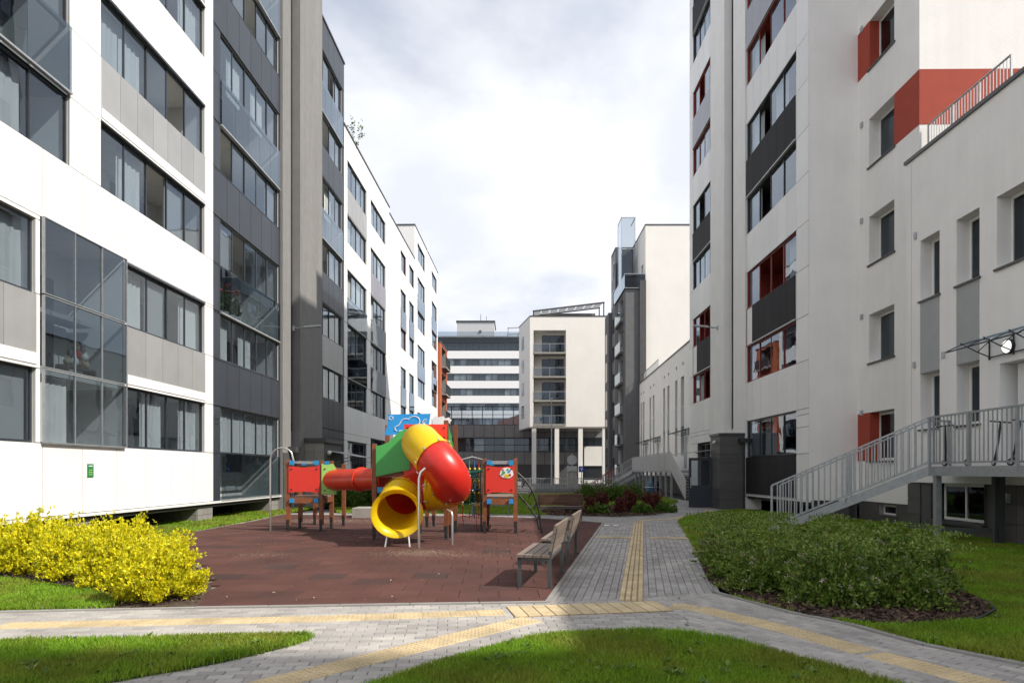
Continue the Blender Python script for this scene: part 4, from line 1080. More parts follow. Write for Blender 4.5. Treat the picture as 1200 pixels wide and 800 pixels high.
# ------------------------------------------------------------------ GROUND
def ground_sheet():
    return MB().quad((-900,-300,-.06),(900,-300,-.06),(900,1500,-.06),(-900,1500,-.06)).mesh('ground', M['ground'])
O('ground', ground_sheet(), kind='structure')
def inpoly(x, y, P):
    c = False; n = len(P); j = n-1
    for i in range(n):
        xi, yi = P[i]; xj, yj = P[j]
        if (yi > y) != (yj > y) and x < (xj-xi)*(y-yi)/(yj-yi)+xi: c = not c
        j = i
    return c
def np_in(x, y, P):
    c = np.zeros(len(x), bool); n = len(P); j = n-1
    for i in range(n):
        xi, yi = P[i]; xj, yj = P[j]
        if yi != yj:
            t = ((yi > y) != (yj > y)) & (x < (xj-xi)*(y-yi)/(yj-yi)+xi); c ^= t
        j = i
    return c
def smooth_poly(P, it=2):
    for _ in range(it):
        Q = []
        for i in range(len(P)):
            a = P[i]; b = P[(i+1) % len(P)]
            Q += [(a[0]*.75+b[0]*.25, a[1]*.75+b[1]*.25), (a[0]*.25+b[0]*.75, a[1]*.25+b[1]*.75)]
        P = Q
    return P
def clip_rect(P, w0, w1, h0, h1):
    """clip a polygon to an axis-aligned rectangle"""
    def cl(P, ins, inter):
        o = []
        for i in range(len(P)):
            a = P[i-1]; b = P[i]
            if ins(b):
                if not ins(a): o.append(inter(a, b))
                o.append(b)
            elif ins(a): o.append(inter(a, b))
        return o
    for ax, v, s in ((0, w0, 1), (0, w1, -1), (1, h0, 1), (1, h1, -1)):
        if not P: return P
        def inter(a, b, ax=ax, v=v):
            t = (v-a[ax])/(b[ax]-a[ax]); return (a[0]+(b[0]-a[0])*t, a[1]+(b[1]-a[1])*t)
        P = cl(P, lambda p, ax=ax, v=v, s=s: s*(p[ax]-v) >= -1e-9, inter)
    return P

LAWN_L = smooth_poly([(-11,5.55),(-6.5,5.9),(-4.58,6.1),(-3.16,6.33),(-2.19,6.50),(-1.86,6.45),(-1.90,6.12),(-2.40,5.46),(-2.97,5.0),(-4.2,3.8),(-5.5,2.6),(-11,2.4)])
LAWN_C = smooth_poly([(-.94,5),(-.556,5.56),(0,6.22),(.487,6.52),(1.31,6.56),(2.0,6.24),(2.36,5.64),(2.72,4.9),(3.6,3.5),(3.6,2.2),(-2.9,2.2),(-2.0,3.6)])
LAWN_BED = smooth_poly([(-11,7.22),(-7,7.42),(-4.75,7.66),(-4.55,7.8),(-4.7,8.2),(-5.6,8.9),(-6.4,9.4),(-8,10.0),(-11,10.2)])
BED_L = [(-11,7.2),(-5.65,7.51),(-3.62,7.74),(-3.75,8.3),(-4.05,9.2),(-4.9,10.8),(-6.2,12.8),(-7.5,14.6),(-8.1,16.3),(-9.6,15.5),(-9.75,7.2)]
LAWN_B = smooth_poly([(-10.2,12.6),(-8.6,14.2),(-7.75,14.9),(-8.12,16.4),(-8.05,21.4),(-8.25,24.6),(-8.25,27),(-8.5,40),(-9.6,40),(-10.4,20)])
RUB = [(-3.60,7.76),(.42,8.11),(2.72,20.5),(2.55,20.75),(.84,22.5),(-1.2,23.4),(-8.2,24.3),(-8.02,21.4),(-8.12,16.3),(-7.5,14.6),(-6.2,12.8),(-4.9,10.8),(-4.05,9.2),(-3.75,8.3)]
LAWN_R = smooth_poly([(2.62,8.72),(3.06,7.5),(3.42,6.98),(3.7,6.1),(4.2,5.38),(5.1,4.05),(6.5,2.2),(13,2.2),(13,12),(11,23),(9.6,27.6),(8.8,27.4),(6.4,24.2),(5.25,21.6),(4.95,20.3),(4.12,15.9)], 1)
MULCH_R = smooth_poly([(2.63,8.85),(3.06,7.5),(3.42,6.98),(3.9,6.8),(4.75,7.0),(5.4,7.6),(5.75,8.8),(5.75,11.5),(5.2,13.8),(3.95,14.3),(3.0,10.8)], 1)
BED_F = smooth_poly([(.9,24.6),(2.0,23.6),(3.54,23.15),(5.0,24.0),(6.15,26.2),(6.3,28.2),(5.4,30),(3.5,30.5),(1.5,28.5)])
LAWN_F = smooth_poly([(-8.2,25.4),(-1.2,24.7),(.9,24.2),(2.2,24.5),(4,27),(6.5,29.2),(7.2,31),(8.8,35.6),(9.0,40),(9.2,48),(-8.2,48)], 1)

def sheet(name, P, z, m, lbl=None):
    me = MB().add([(x, y, z) for x, y in P], [tuple(range(len(P)))] if area(P) > 0 else [tuple(range(len(P)-1,-1,-1))]).mesh(name, m)
    return O(name, me, kind='structure')

R1 = [(-11,7.18),(-5.65,7.53),(-3.58,7.75),(.44,8.1),(2.1,8.58),(1.9,7.6),(1.62,6.0),(2.4,2.4),(-11,2.4)]
R3 = [(2.1,8.58),(2.58,8.70),(3.0,7.52),(3.36,6.95),(3.64,6.08),(4.12,5.36),(5.02,4.02),(6.4,2.2),(2.4,2.4),(1.62,6.0),(1.9,7.6)]
R2 = [(.44,8.1),(2.1,8.58),(2.58,8.70),(4.1,15.9),(5.0,20.5),(2.74,20.5)]
R4 = [(-8.3,25.4),(-8.25,24.4),(-1.2,23.5),(.84,22.6),(2.74,20.5),(5.0,20.5),(5.3,21.6),(6.5,24.2),(8.9,27.5),(9.6,28.2),(9.6,30),(9.2,37),(9.3,40),(8.2,40),(7.0,31.4),(6.3,29.2),(5.2,31),(1.0,29),(-1.2,25.4)]

def pave(name, P, ang, w, h, m, lawns, nmax=300, z=0.0, gap=.0055, bond=.5, th=.07, cham=.006, piece='paving_block', jit=.0016, nearest=(0,0), bedm=None, pri=None):
    root = O(name, MB().add([(x, y, z-.03) for x, y in P], [tuple(range(len(P)))] if area(P) > 0 else [tuple(range(len(P)-1,-1,-1))]).mesh(name, bedm or M['bedding']), kind='structure')
    ca, sa = math.cos(ang), math.sin(ang)
    Q = [(x*ca+y*sa, -x*sa+y*ca) for x, y in P]
    x0 = min(p[0] for p in Q); x1 = max(p[0] for p in Q); y0 = min(p[1] for p in Q); y1 = max(p[1] for p in Q)
    lq = [[(x*ca+y*sa, -x*sa+y*ca) for x, y in L] for L in lawns]
    blocks = []
    j = 0; yy = y0
    while yy < y1:
        xx = x0 - (bond*w if j % 2 else 0)
        while xx < x1:
            a, b, c, d = xx+gap/2, xx+w-gap/2, yy+gap/2, yy+h-gap/2
            cs = ((a,c),(b,c),(b,d),(a,d))
            ins = [inpoly(px, py, Q) for px, py in cs]
            if any(all(inpoly(px, py, L) for px, py in cs) for L in lq): pass
            elif all(ins): blocks.append((xx+w/2, yy+h/2, None))
            elif any(ins):
                cp = clip_rect(Q, a, b, c, d)
                if len(cp) >= 3 and abs(area(cp)) > .12*w*h: blocks.append((xx+w/2, yy+h/2, cp))
            xx += w
        yy += h; j += 1
    def vis(t):
        X = t[0]*ca-t[1]*sa; Y = t[0]*sa+t[1]*ca
        if pri: return pri(X, Y)
        bad = 0 if (Y > 4.6 and abs(X) < .76*Y) else 50
        return bad + math.hypot(X, Y)
    blocks.sort(key=vis)
    variants = []
    for v in range(4):
        q = random.Random(v)
        b = MB(); b.prism([(-w/2+gap/2,-h/2+gap/2),(w/2-gap/2,-h/2+gap/2),(w/2-gap/2,h/2-gap/2),(-w/2+gap/2,h/2-gap/2)], -th, 0, bottom=False, cham=cham)
        variants.append(b.mesh(piece, m))
    mb = MB()
    for i, (bx, by, cp) in enumerate(blocks):
        X = bx*ca-by*sa; Y = bx*sa+by*ca; zz = z+random.uniform(-jit, jit)
        if i < nmax:
            if cp is None: O(piece, variants[i % 4], root, (X, Y, zz), ang)
            else:
                lc = [(p[0]-bx, p[1]-by) for p in cp]
                O(piece, MB().prism(lc, -th, 0, bottom=False, cham=cham*.5).mesh(piece, m), root, (X, Y, zz), ang)
        else:
            lc = cp or [(bx-w/2+gap/2,by-h/2+gap/2),(bx+w/2-gap/2,by-h/2+gap/2),(bx+w/2-gap/2,by+h/2-gap/2),(bx-w/2+gap/2,by+h/2-gap/2)]
            mb.prism([(p[0]*ca-p[1]*sa, p[0]*sa+p[1]*ca) for p in lc], zz-th*.4, zz, bottom=False, cham=cham if math.hypot(X, Y) < 16 else 0)
    if mb.f: O(piece+'_field', mb.mesh(piece+'_field', m), root, kind='stuff')
    return root
path_front = pave('front_path', R1, R(5), .20, .10, M['paver'], [LAWN_L, LAWN_C])
path_main = pave('main_path', R2, math.atan2(12.4, 2.35), .20, .10, M['paver_main'], [], cham=.007)
path_right = pave('right_path', R3, math.atan2(-2.9, 1.75), .20, .10, M['paver'], [LAWN_C, LAWN_R])
path_far = pave('far_path', R4, R(2), .20, .10, M['paver_main'], [BED_F], nmax=0, cham=0)
rubber = pave('playground_floor', RUB, R(1.5), .50, .50, M['rubber'], [], nmax=300, z=.012, gap=.006, th=.03, cham=.004, piece='rubber_tile', jit=.0012)

# tactile strips
def tac_mesh(w, l, n, dirn):
    b = MB(); b.prism([(-l/2,-w/2),(l/2,-w/2),(l/2,w/2),(-l/2,w/2)], -.03, .005, 0 if dirn == 'dots' else 1, bottom=False, cham=.005)
    if dirn == 'dots':
        for i in range(6):
            for j in range(6):
                x = -l/2+l*(i+.5)/6; y = -w/2+w*(j+.5)/6
                b.box(x-.010, x+.010, y-.010, y+.010, .004, .009)
        return b.mesh('tactile_tile', M['tactile'])
    if dirn == 'long':
        for i in range(n):
            y = -w/2 + w*(i+.5)/n
            b.box(-l/2+.004, l/2-.004, y-w/n*.36, y+w/n*.36, .004, .013)
    else:
        for i in range(n):
            x = -l/2 + l*(i+.5)/n
            b.box(x-l/n*.465, x+l/n*.465, -w/2+.004, w/2-.004, .004, .012)
    return b.mesh('tactile_tile', [M['tactile'], M['tactile_groove']])
def strip(parent, pts, w=.30, l=.30, n=4, dirn='long', extra=0.0):
    me = cached(('tac', w, l, n, dirn), lambda: tac_mesh(w-.005, l-.005, n, dirn))
    P = [Vector(p) for p in pts]; carry = 0.0
    for a, b in zip(P[:-1], P[1:]):
        L = (b-a).length; d = (b-a)/L; t = carry
        ang = math.atan2(d.y, d.x)
        while t + l*.5 <= L+.01:
            c = a + d*(t+l/2)
            O('tactile_tile', me, parent, (c.x, c.y, random.uniform(-.0008, .0008)), ang+extra); t += l
        carry = max(0, t-L)
strip(path_front, [(-8.5,6.52),(-5.14,6.85),(-1.98,7.19),(-.02,7.52)], dirn='dots')
strip(path_front, [(-3.6,2.9),(-1.47,5.32),(.0,6.95),(.28,7.23)], dirn='dots')
strip(path_front, [(-.02,7.52),(1.80,7.86)], w=.56, l=.15, n=1, dirn='cross')
strip(path_main, [(1.42,8.16),(3.94,21.2)])
strip(path_main, [(1.95,16.1),(2.75,15.95)], w=.3, l=.3)
strip(path_main, [(3.2,15.9),(4.0,15.75)], w=.3, l=.3)
strip(path_right, [(1.83,7.87),(2.10,7.74),(2.68,6.72),(3.07,5.80),(3.45,5.04),(4.1,3.9),(4.8,2.8)], dirn='dots')
strip(path_far, [(3.94,21.3),(5.2,22.2),(7.0,24.8),(8.0,27.5)])

sheet('planting_bed', BED_L, -.004, M['soil'])
sheet('lawn', LAWN_L, .012, M['turf']); sheet('lawn', LAWN_C, .012, M['turf']); sheet('lawn', LAWN_BED, .010, M['turf'])
sheet('lawn', LAWN_B, .008, M['turf']); sheet('lawn', LAWN_R, .012, M['turf']); sheet('lawn', LAWN_F, .010, M['turf'])
sheet('planting_bed', MULCH_R, .024, M['soil']); sheet('planting_bed', BED_F, .022, M['soil'])
sheet('road', [(-60,47),(60,47),(60,92),(-60,92)], -.02, M['ground'])

# thin edging stones along the paths
def edging(name, pts, w=.06, l=.8, z=.018, m=None, lbl=None):
    root = O(name, None, kind='structure')
    P = [Vector(p) for p in pts]; d0 = 0
    for a, b in zip(P[:-1], P[1:]):
        L = (b-a).length; n = max(1, round(L/l)); k = L/n; d = (b-a)/L; ang = math.atan2(d.y, d.x)
        me = cached(('edge', round(k,2), w, (m or M['kerb']).name), lambda: MB().prism([(-k/2+.003,-w/2),(k/2-.003,-w/2),(k/2-.003,w/2),(-k/2+.003,w/2)], -.08, 0, bottom=False, cham=.006).mesh('kerb_stone', m or M['kerb']))
        for i in range(n):
            c = a + d*((i+.5)*k); O('kerb_stone', me, root, (c.x, c.y, z+random.uniform(-.002,.002)), ang)
edging('kerb', [(-9.75,7.22),(-5.65,7.50),(-3.60,7.73),(.42,8.08)])
edging('kerb', [(.42,8.08),(2.74,20.5)])
edging('kerb', [(2.62,8.70),(3.04,7.52),(3.40,6.97),(3.68,6.09),(4.17,5.37),(5.07,4.04)])
edging('kerb', [(2.62,8.72),(4.13,15.9),(4.97,20.4),(5.3,21.7),(6.45,24.3),(8.8,27.4)])
edging('kerb', [(-4.93,10.8),(-6.23,12.8),(-7.53,14.6),(-8.15,16.3),(-8.06,21.4),(-8.24,24.3)], w=.05)
edging('kerb', [(2.72,20.55),(.84,22.55),(-1.2,23.45),(-8.2,24.35)], w=.06)
edging('kerb', [(-1.2,24.65),(.85,24.1),(2.0,23.5),(3.54,23.05),(5.0,23.9),(6.2,26.1)], w=.08)

# grass blades
def grass(name, P, dens, h, keep=None, wid=.0045, near=None):
    x0 = min(p[0] for p in P); x1 = max(p[0] for p in P); y0 = min(p[1] for p in P); y1 = max(p[1] for p in P)
    n = int((x1-x0)*(y1-y0)*dens)
    x = RNG.uniform(x0, x1, n); y = RNG.uniform(y0, y1, n)
    k = np_in(x, y, P) & (np.abs(x) < .80*y+.8) & (y > 3.6)
    if keep is not None: k &= keep(x, y)
    x, y = x[k], y[k]
    r = np.hypot(x, y)
    k = RNG.random(len(x)) < np.clip((7.0/r)**1.25, .05, 1)
    x, y, r = x[k], y[k], r[k]; n = len(x)
    x = x+RNG.normal(0, .018, n); y = y+RNG.normal(0, .018, n)
    # tufts: height follows a slow pattern
    pat = .5+.28*np.sin(x*2.3+np.sin(y*1.7)*2)+.22*np.sin(y*3.1+x*1.1+1.3*np.sin(x*2.9))
    hh = h*(.55+.55*RNG.random(n))*(.62+.6*pat)
    w = wid*(.7+.6*RNG.random(n))*np.clip(r/6.5, 1, 3.2)
    a = RNG.uniform(0, 2*PI, n); le = RNG.uniform(0, .75, n)*hh
    la = RNG.uniform(0, 2*PI, n)
    bx, by = np.cos(a)*w, np.sin(a)*w
    lx, ly = np.cos(la)*le, np.sin(la)*le
    V = np.empty((n, 6, 3), np.float32)
    z0 = .0
    V[:,0] = np.stack([x-bx, y-by, np.full(n, z0)], 1); V[:,1] = np.stack([x+bx, y+by, np.full(n, z0)], 1)
    V[:,2] = np.stack([x+bx*.8+lx*.35, y+by*.8+ly*.35, hh*.6], 1); V[:,3] = np.stack([x-bx*.8+lx*.35, y-by*.8+ly*.35, hh*.6], 1)
    V[:,4] = np.stack([x+bx*.12+lx, y+by*.12+ly, hh], 1); V[:,5] = np.stack([x-bx*.12+lx, y-by*.12+ly, hh], 1)
    i = np.arange(n)[:, None]*6
    F = np.concatenate([i+np.array([0,1,2,3]), i+np.array([3,2,4,5])], 0)
    return O(name, np_mesh(name, V.reshape(-1,3), F, M['grass']), kind='stuff')
notin = lambda *Ps: (lambda x, y: ~np.any([np_in(x, y, Q) for Q in Ps], axis=0))
grass('grass', LAWN_L, 11000, .068); grass('grass', LAWN_C, 11000, .070)
grass('grass', LAWN_BED, 11000, .062); grass('grass', LAWN_B, 3500, .09)
grass('grass', LAWN_R, 8500, .062, notin(MULCH_R)); grass('grass', LAWN_F, 1200, .09, notin(BED_F))

# broad-leaved weeds and clippings in the lawns
def weeds(name, P, n, keep=None):
    x0 = min(p[0] for p in P); x1 = max(p[0] for p in P); y0 = min(p[1] for p in P); y1 = max(p[1] for p in P)
    x = RNG.uniform(x0, x1, n); y = RNG.uniform(max(y0, 4), y1, n); k = np_in(x, y, P)
    if keep is not None: k &= keep(x, y)
    x, y = x[k], y[k]
    c = np.repeat(np.stack([x, y, np.full(len(x), .035)], 1), 7, 0)
    a = RNG.uniform(0, 2*PI, len(c)); d = np.stack([np.cos(a), np.sin(a), RNG.uniform(.2, .9, len(c))], 1); d /= np.linalg.norm(d, axis=1, keepdims=True)
    s = np.stack([-np.sin(a), np.cos(a), np.zeros(len(c))], 1); L = RNG.uniform(.03, .075, (len(c), 1))
    V = np.stack([c, c+d*L*.5+s*L*.24, c+d*L, c+d*L*.5-s*L*.24], 1).reshape(-1, 3)
    return O(name, np_mesh(name, V, np.arange(len(V)).reshape(-1, 4), M['leaf_hedge']), kind='stuff')
weeds('weeds', LAWN_C, 260); weeds('weeds', LAWN_L, 160); weeds('weeds', LAWN_R, 420, notin(MULCH_R)); weeds('weeds', LAWN_BED, 90)

# bark chips in the beds
def chips(name, P, n, m, s=.022, keep=None):
    x0 = min(p[0] for p in P); x1 = max(p[0] for p in P); y0 = min(p[1] for p in P); y1 = max(p[1] for p in P)
    x = RNG.uniform(x0, x1, n); y = RNG.uniform(y0, y1, n); k = np_in(x, y, P)
    if keep is not None: k &= keep(x, y)
    x, y = x[k], y[k]; n = len(x)
    z = RNG.uniform(.02, .05, n)
    a = RNG.normal(size=(n,3)); a[:,2] *= .4; a /= np.linalg.norm(a, axis=1, keepdims=True)
    b = np.cross(a, RNG.normal(size=(n,3))); b /= np.linalg.norm(b, axis=1, keepdims=True)
    L = s*RNG.uniform(.5, 1.6, (n,1)); Wd = s*RNG.uniform(.3, .8, (n,1)); c = np.stack([x, y, z], 1)
    V = np.stack([c-a*L-b*Wd, c+a*L-b*Wd, c+a*L*.8+b*Wd, c-a*L*.9+b*Wd], 1).reshape(-1,3)
    F = np.arange(n*4).reshape(-1,4)
    return O(name, np_mesh(name, V, F, m), kind='stuff')
chips('bark_mulch', MULCH_R, 26000, M['chip']); chips('bark_mulch', BED_F, 9000, M['chip'], .04)
chips('soil_crumbs', BED_L, 16000, M['chip'], .014, notin(LAWN_BED))
chips('fallen_leaves', RUB, 220, M['flower'], .008); chips('fallen_leaves', R2, 40, M['flower'], .012)
def sand_patch(cx, cy, rx, ry, n, s):
    x = RNG.normal(cx, rx, n); y = RNG.normal(cy, ry, n); z = RNG.uniform(.0135, .016, n)
    r = s*RNG.uniform(.4, 1.3, n); a = RNG.uniform(0, 2*PI, n); V = []
    for k in range(5):
        V.append(np.stack([x+r*np.cos(a+k*1.2566), y+r*np.sin(a+k*1.2566)*.7, z], 1))
    V = np.stack(V, 1).reshape(-1, 3)
    O('spilled_sand', np_mesh('spilled_sand', V, np.arange(n*5).reshape(-1,5), M['sand']), kind='stuff')
sand_patch(-1.75, 12.9, .40, .32, 2200, .010); sand_patch(-.75, 12.6, .5, .3, 500, .010); sand_patch(-4.6, 12.6, .35, .25, 600, .009)
sand_patch(-5.6, 21.2, 1.0, .5, 2500, .016)

# ------------------------------------------------------------------ PLANTS
def leaf_quads(c, nrm, size, rng, asp=.42):
    n = len(c)
    d = nrm + rng.normal(size=(n,3))*.55; d /= np.linalg.norm(d, axis=1, keepdims=True)
    s = np.cross(d, rng.normal(size=(n,3))); s /= np.linalg.norm(s, axis=1, keepdims=True)
    L = size*rng.uniform(.6, 1.25, (n,1))
    V = np.stack([c, c+d*L*.45+s*L*asp, c+d*L, c+d*L*.5-s*L*asp], 1).reshape(-1,3)
    return V
def bush_mesh(name, r, h, shoots, per, leaf, m, seed, up=.55, spread=1.0, asp=.42, start=.35, stemm=None, arch=0.0, flowers=0, fm=None, clus=1):
    rng = np.random.default_rng(seed)
    th = rng.uniform(0, 2*PI, shoots); ph = np.arccos(rng.uniform(.02, 1, shoots))
    lump = 1+.20*np.sin(3*th+seed)*np.sin(2*ph)+.10*np.sin(5*th+1.7*seed)
    ln = rng.uniform(.72, 1.12, shoots)*lump
    tip = np.stack([np.sin(ph)*np.cos(th)*r*ln*spread, np.sin(ph)*np.sin(th)*r*ln*spread, np.cos(ph)*h*ln*.95+.06*h], 1)
    base = np.stack([np.cos(th)*r*.10, np.sin(th)*r*.10, np.zeros(shoots)], 1)
    t = rng.uniform(start, 1.0, (shoots, per))**.75
    mid = base*.5+tip*.5+np.array([0,0,1.0])*(h*.18*up)
    B = ((1-t)**2)[...,None]*base[:,None]+(2*t*(1-t))[...,None]*mid[:,None]+(t**2)[...,None]*tip[:,None]
    B[...,2] -= arch*(t**3)
    jit = rng.normal(size=B.shape)*(r*.055); B = B+jit
    B[...,2] = np.maximum(B[...,2], .03)
    c = np.repeat(B.reshape(-1,3), clus, 0); c = c+rng.normal(size=c.shape)*(leaf*.16)
    axis = (tip-base)/np.linalg.norm(tip-base, axis=1, keepdims=True)
    nr = np.repeat(axis, per*clus, 0)+np.array([0,0,up])
    nr = nr/np.linalg.norm(nr, axis=1, keepdims=True)
    V = leaf_quads(c, nr, leaf, rng, asp)
    me = np_mesh(name, V, np.arange(len(V)).reshape(-1,4), m)
    sb = MB()
    for i in range(0, shoots, 3):
        sb.tube([tuple(base[i]-np.array([0,0,.05])), tuple(mid[i]*.9), tuple(tip[i]*.93)], [.008,.005,.002], 3, caps=False)
    fl = None
    if flowers:
        idx = rng.choice(shoots, flowers)
        fv = []
        for i in idx:
            tt = np.linspace(.72, 1.08, 26)[:,None]
            p = (1-tt)**2*base[i]+2*tt*(1-tt)*mid[i]+tt**2*tip[i]; p[:,2] += .03-arch*tt[:,0]**3*1.1
            p = np.repeat(p, 2, 0)+rng.normal(size=(52,3))*.009
            fv.append(p)
        p = np.concatenate(fv); fvv = leaf_quads(p, rng.normal(size=p.shape), .016, rng, .5)
        fl = np_mesh('blossom', fvv, np.arange(len(fvv)).reshape(-1,4), fm)
    return me, sb.mesh('stems', stemm or M['stem']), fl
def plant(name, meshes, loc, rz, sc, label, cat, group=None):
    t = thing(name, label, cat, loc, rz, group); t.scale = sc
    O('foliage', meshes[0], t); O('stems', meshes[1], t)
    if meshes[2]: O('blossom', meshes[2], t)
    return t
gold = [bush_mesh('foliage', .60, .70, 240, 18, .045, M['leaf_gold'], 20+i, asp=.30, clus=5, start=.4) for i in range(3)]
GB = [(-4.30,8.27,.95,'golden shrub at the front tip of the bed, nearest rubber floor and path'),
      (-5.15,9.15,.98,'golden shrub second from the path, left of the front tip bush'),
      (-5.15,9.8,.9,'golden shrub just behind the front bush along the rubber edge'),
      (-6.3,9.9,1.0,'golden shrub in the middle of the front row, above bare soil'),
      (-7.45,10.5,1.05,'golden shrub in the front row near the left edge of the photo'),
      (-5.6,10.9,.92,'golden shrub in the back row beside the curved rubber edge'),
      (-6.7,11.6,1.02,'tallest golden shrub in the back row under the white panelled wall'),
      (-7.9,12.0,.88,'golden shrub at the back left below the white panels'),
      (-8.6,10.9,.88,'golden shrub cut off by the left edge of the photo'),
      (-8.95,12.6,.85,'golden shrub farthest back on the left against the dark undercroft')]
for i, (x, y, s, l) in enumerate(GB):
    plant('golden_shrub', gold[i % 3], (x, y, 0), i*1.9, (s*.92, s*.92, s*(1.0+.10*math.sin(i*2.1))), l, 'shrub', 'golden shrubs in the left bed')
spir = [bush_mesh('foliage', .66, .72, 130, 17, .066, M['leaf_green'], 50+i, asp=.22, up=1.0, start=.25, arch=.10, flowers=44, fm=M['flower'], clus=4) for i in range(3)]
SB = [(3.25,8.75,.86,'green spirea at the near left corner of the bed beside the path'),
      (3.75,7.95,.84,'green spirea in the front row with white dried sprays hanging over the mulch'),
      (4.45,7.85,.92,'green spirea at the near right corner of the bed, densest leaves'),
      (3.35,9.85,.9,'green spirea on the left edge of the bed leaning over the grey path'),
      (4.2,9.0,.95,'green spirea in the middle of the bed behind the front row'),
      (5.1,8.8,.95,'green spirea at the right edge of the bed above the lawn'),
      (3.55,11.1,.92,'green spirea further back along the path edge of the bed'),
      (4.5,10.4,.98,'green spirea in the centre rear of the bed'),
      (5.5,10.0,.98,'green spirea at the right rear of the bed facing the basement window'),
      (4.0,12.4,.95,'green spirea near the foot of the steel stair, left'),
      (5.0,11.9,1.0,'green spirea near the foot of the steel stair, right'),
      (4.4,13.6,.85,'green spirea farthest back beside the lawn and stair')]
for i, (x, y, s, l) in enumerate(SB):
    plant('spirea_shrub', spir[i % 3], (x, y, .01), i*2.3+.4, (s*.95, s*.95, s*(.88+.20*math.sin(i*1.7))), l, 'shrub', 'green spirea shrubs in the right bed')
# long whippy shoots above the green bushes
rv = np.random.default_rng(5)
pts = []
for i in range(330):
    x, y, s, _ = SB[i % len(SB)]
    a = rv.uniform(0, 2*PI); l = rv.uniform(.55, .95)*s
    t = np.linspace(.35, 1, 20)[:,None]
    p = np.array([x, y, .25])+np.concatenate([np.cos(a)*l*t, np.sin(a)*l*t, .56*s*np.sin(t*1.9)-.03], 1)
    pts.append(np.repeat(p, 2, 0)+rv.normal(size=(40,3))*.012)
p = np.concatenate(pts); V = leaf_quads(p, rv.normal(size=p.shape)*.6+np.array([0,0,.5]), .042, rv, .25)
O('spirea_shoots', np_mesh('spirea_shoots', V, np.arange(len(V)).reshape(-1,4), M['leaf_green']), kind='stuff')

hedge = [bush_mesh('foliage', .95, 1.25, 260, 34, .075, M['leaf_hedge'], 80+i, asp=.38) for i in range(2)]
for i, (x, y, s, l) in enumerate([(-7.2,29.5,.95,'rounded green bush seen under the red crawl tunnel, left one'), (-6.0,30.5,1.05,'dark green bush right of the first behind the crawl tunnel'),
        (-4.6,31,1.0,'dark green bush directly behind the tube slide mouth'), (-3.0,30,1.0,'green bush behind the slide and the wooden posts'), (-1.4,31.5,.9,'green bush behind the rope net between the towers'), (-2.2,32.5,1.0,'green bush farther back behind the rope net')]):
    plant('hedge_bush', hedge[i % 2], (x, y, 0), i*1.3, (s, s, s*.95), l, 'shrub', 'green bushes behind the playground')
for i, (x, y, s, l) in enumerate([(4.0,35.5,.95,'light green bush left of the road sign pole beyond the bench'), (5.2,35,1.0,'light green bush just right of the sign pole'), (6.3,36,.95,'green bush right of the others, below the red railing')]):
    plant('hedge_bush', hedge[i % 2], (x, y, 0), i*1.3+.7, (s, s, s*.72), l, 'shrub', 'green bushes beyond the flower bed')
redb = [bush_mesh('foliage', .42, 1.0, 110, 34, .075, M['leaf_red'], 90+i, up=1.6, spread=.75, asp=.25, start=.2) for i in range(2)]
for i, (x, y, s, l) in enumerate([(2.2,25.0,1.0,'dark red shrub at the left end of the bed, right of the far bench'), (2.85,24.8,.85,'small dark red shrub second from the left of the bed'), (3.35,25.4,1.05,'dark red shrub in the middle left of the bed'),
        (3.95,25.0,.8,'low red shrub near the front of the bed'), (4.45,25.8,1.12,'tall dark red shrub in the middle right of the bed'), (5.1,25.6,1.0,'dark red shrub right of the middle'), (5.55,26.4,1.05,'dark red shrub at the right end of the bed')]):
    plant('red_shrub', redb[i % 2], (x, y, 0), i*1.1, (s*.85, s*.85, s*.78), l, 'shrub', 'dark red shrubs in the far bed')
low = bush_mesh('foliage', .4, .35, 90, 26, .07, M['leaf_hedge'], 97)
for i, (x, y, l) in enumerate([(3.1,24.6,'low green plant at the front of the far bed, left'), (4.75,24.9,'low green plant at the front of the far bed, middle'), (5.75,25.7,'low green plant at the right tip of the far bed')]):
    plant('ground_plant', low, (x, y, 0), i, (1, 1, 1), l, 'plant', 'low green plants in the far bed')
rp = bush_mesh('foliage', .9, 1.7, 26, 16, .10, M['leaf_hedge'], 99, up=1.2, start=.4)
plant('roof_shrub', rp, (-8.9, 38.5, 19.7), 0, (1, 1, 1), 'sparse shrub growing on the roof edge of the white block on the left', 'shrub')

# ------------------------------------------------------------------ BENCHES
def bench(loc, rz, label, wood, L=1.45, back=True, group='park benches round the playground'):
    """local frame: length along y, seat faces -x"""
    t = thing('park_bench', label, 'bench', loc, rz, group)
    for y in (-.0, L-.0):
        yy = .03 if y == 0 else L-.03
        fr = MB().bar((-.20,yy,0),(-.20,yy,.40), .045, .03).bar((.20,yy,0),(.20,yy,.42), .045, .03).bar((-.222,yy,.385),(.20,yy,.385), .03, .045)
        if back: fr.bar((.20,yy,.40),(.285,yy,.80), .028, .05, up=(1,0,0))
        O('frame', fr.mesh('frame', M['dgreen']), t)
    O('rail', MB().box(.17, .2, .05, L-.05, .36, .40).mesh('rail', M['dgreen']), t)
    sl = cached(('slat', L, wood), lambda: MB().box(-.05, .05, -.02, L+.02, 0, .036).mesh('slat', M[wood]))
    for i in range(4): O('slat', sl, t, (-.185+.112*i, 0, .405))
    if back:
        sb = cached(('slatb', L, wood), lambda: MB().box(-.016, .016, -.02, L+.02, -.055, .055).mesh('slat', M[wood]))
        for i in range(3):
            z = .545+.118*i; O('slat', sb, t, (.165+(z-.42)*.2125+.035, 0, z), rot=(0, R(12), 0))
    return t
ba = -math.atan(.19)
bench((.29, 8.98, .012), ba, 'nearest wooden bench with grey frame at the edge of the rubber floor', 'wood_slat')
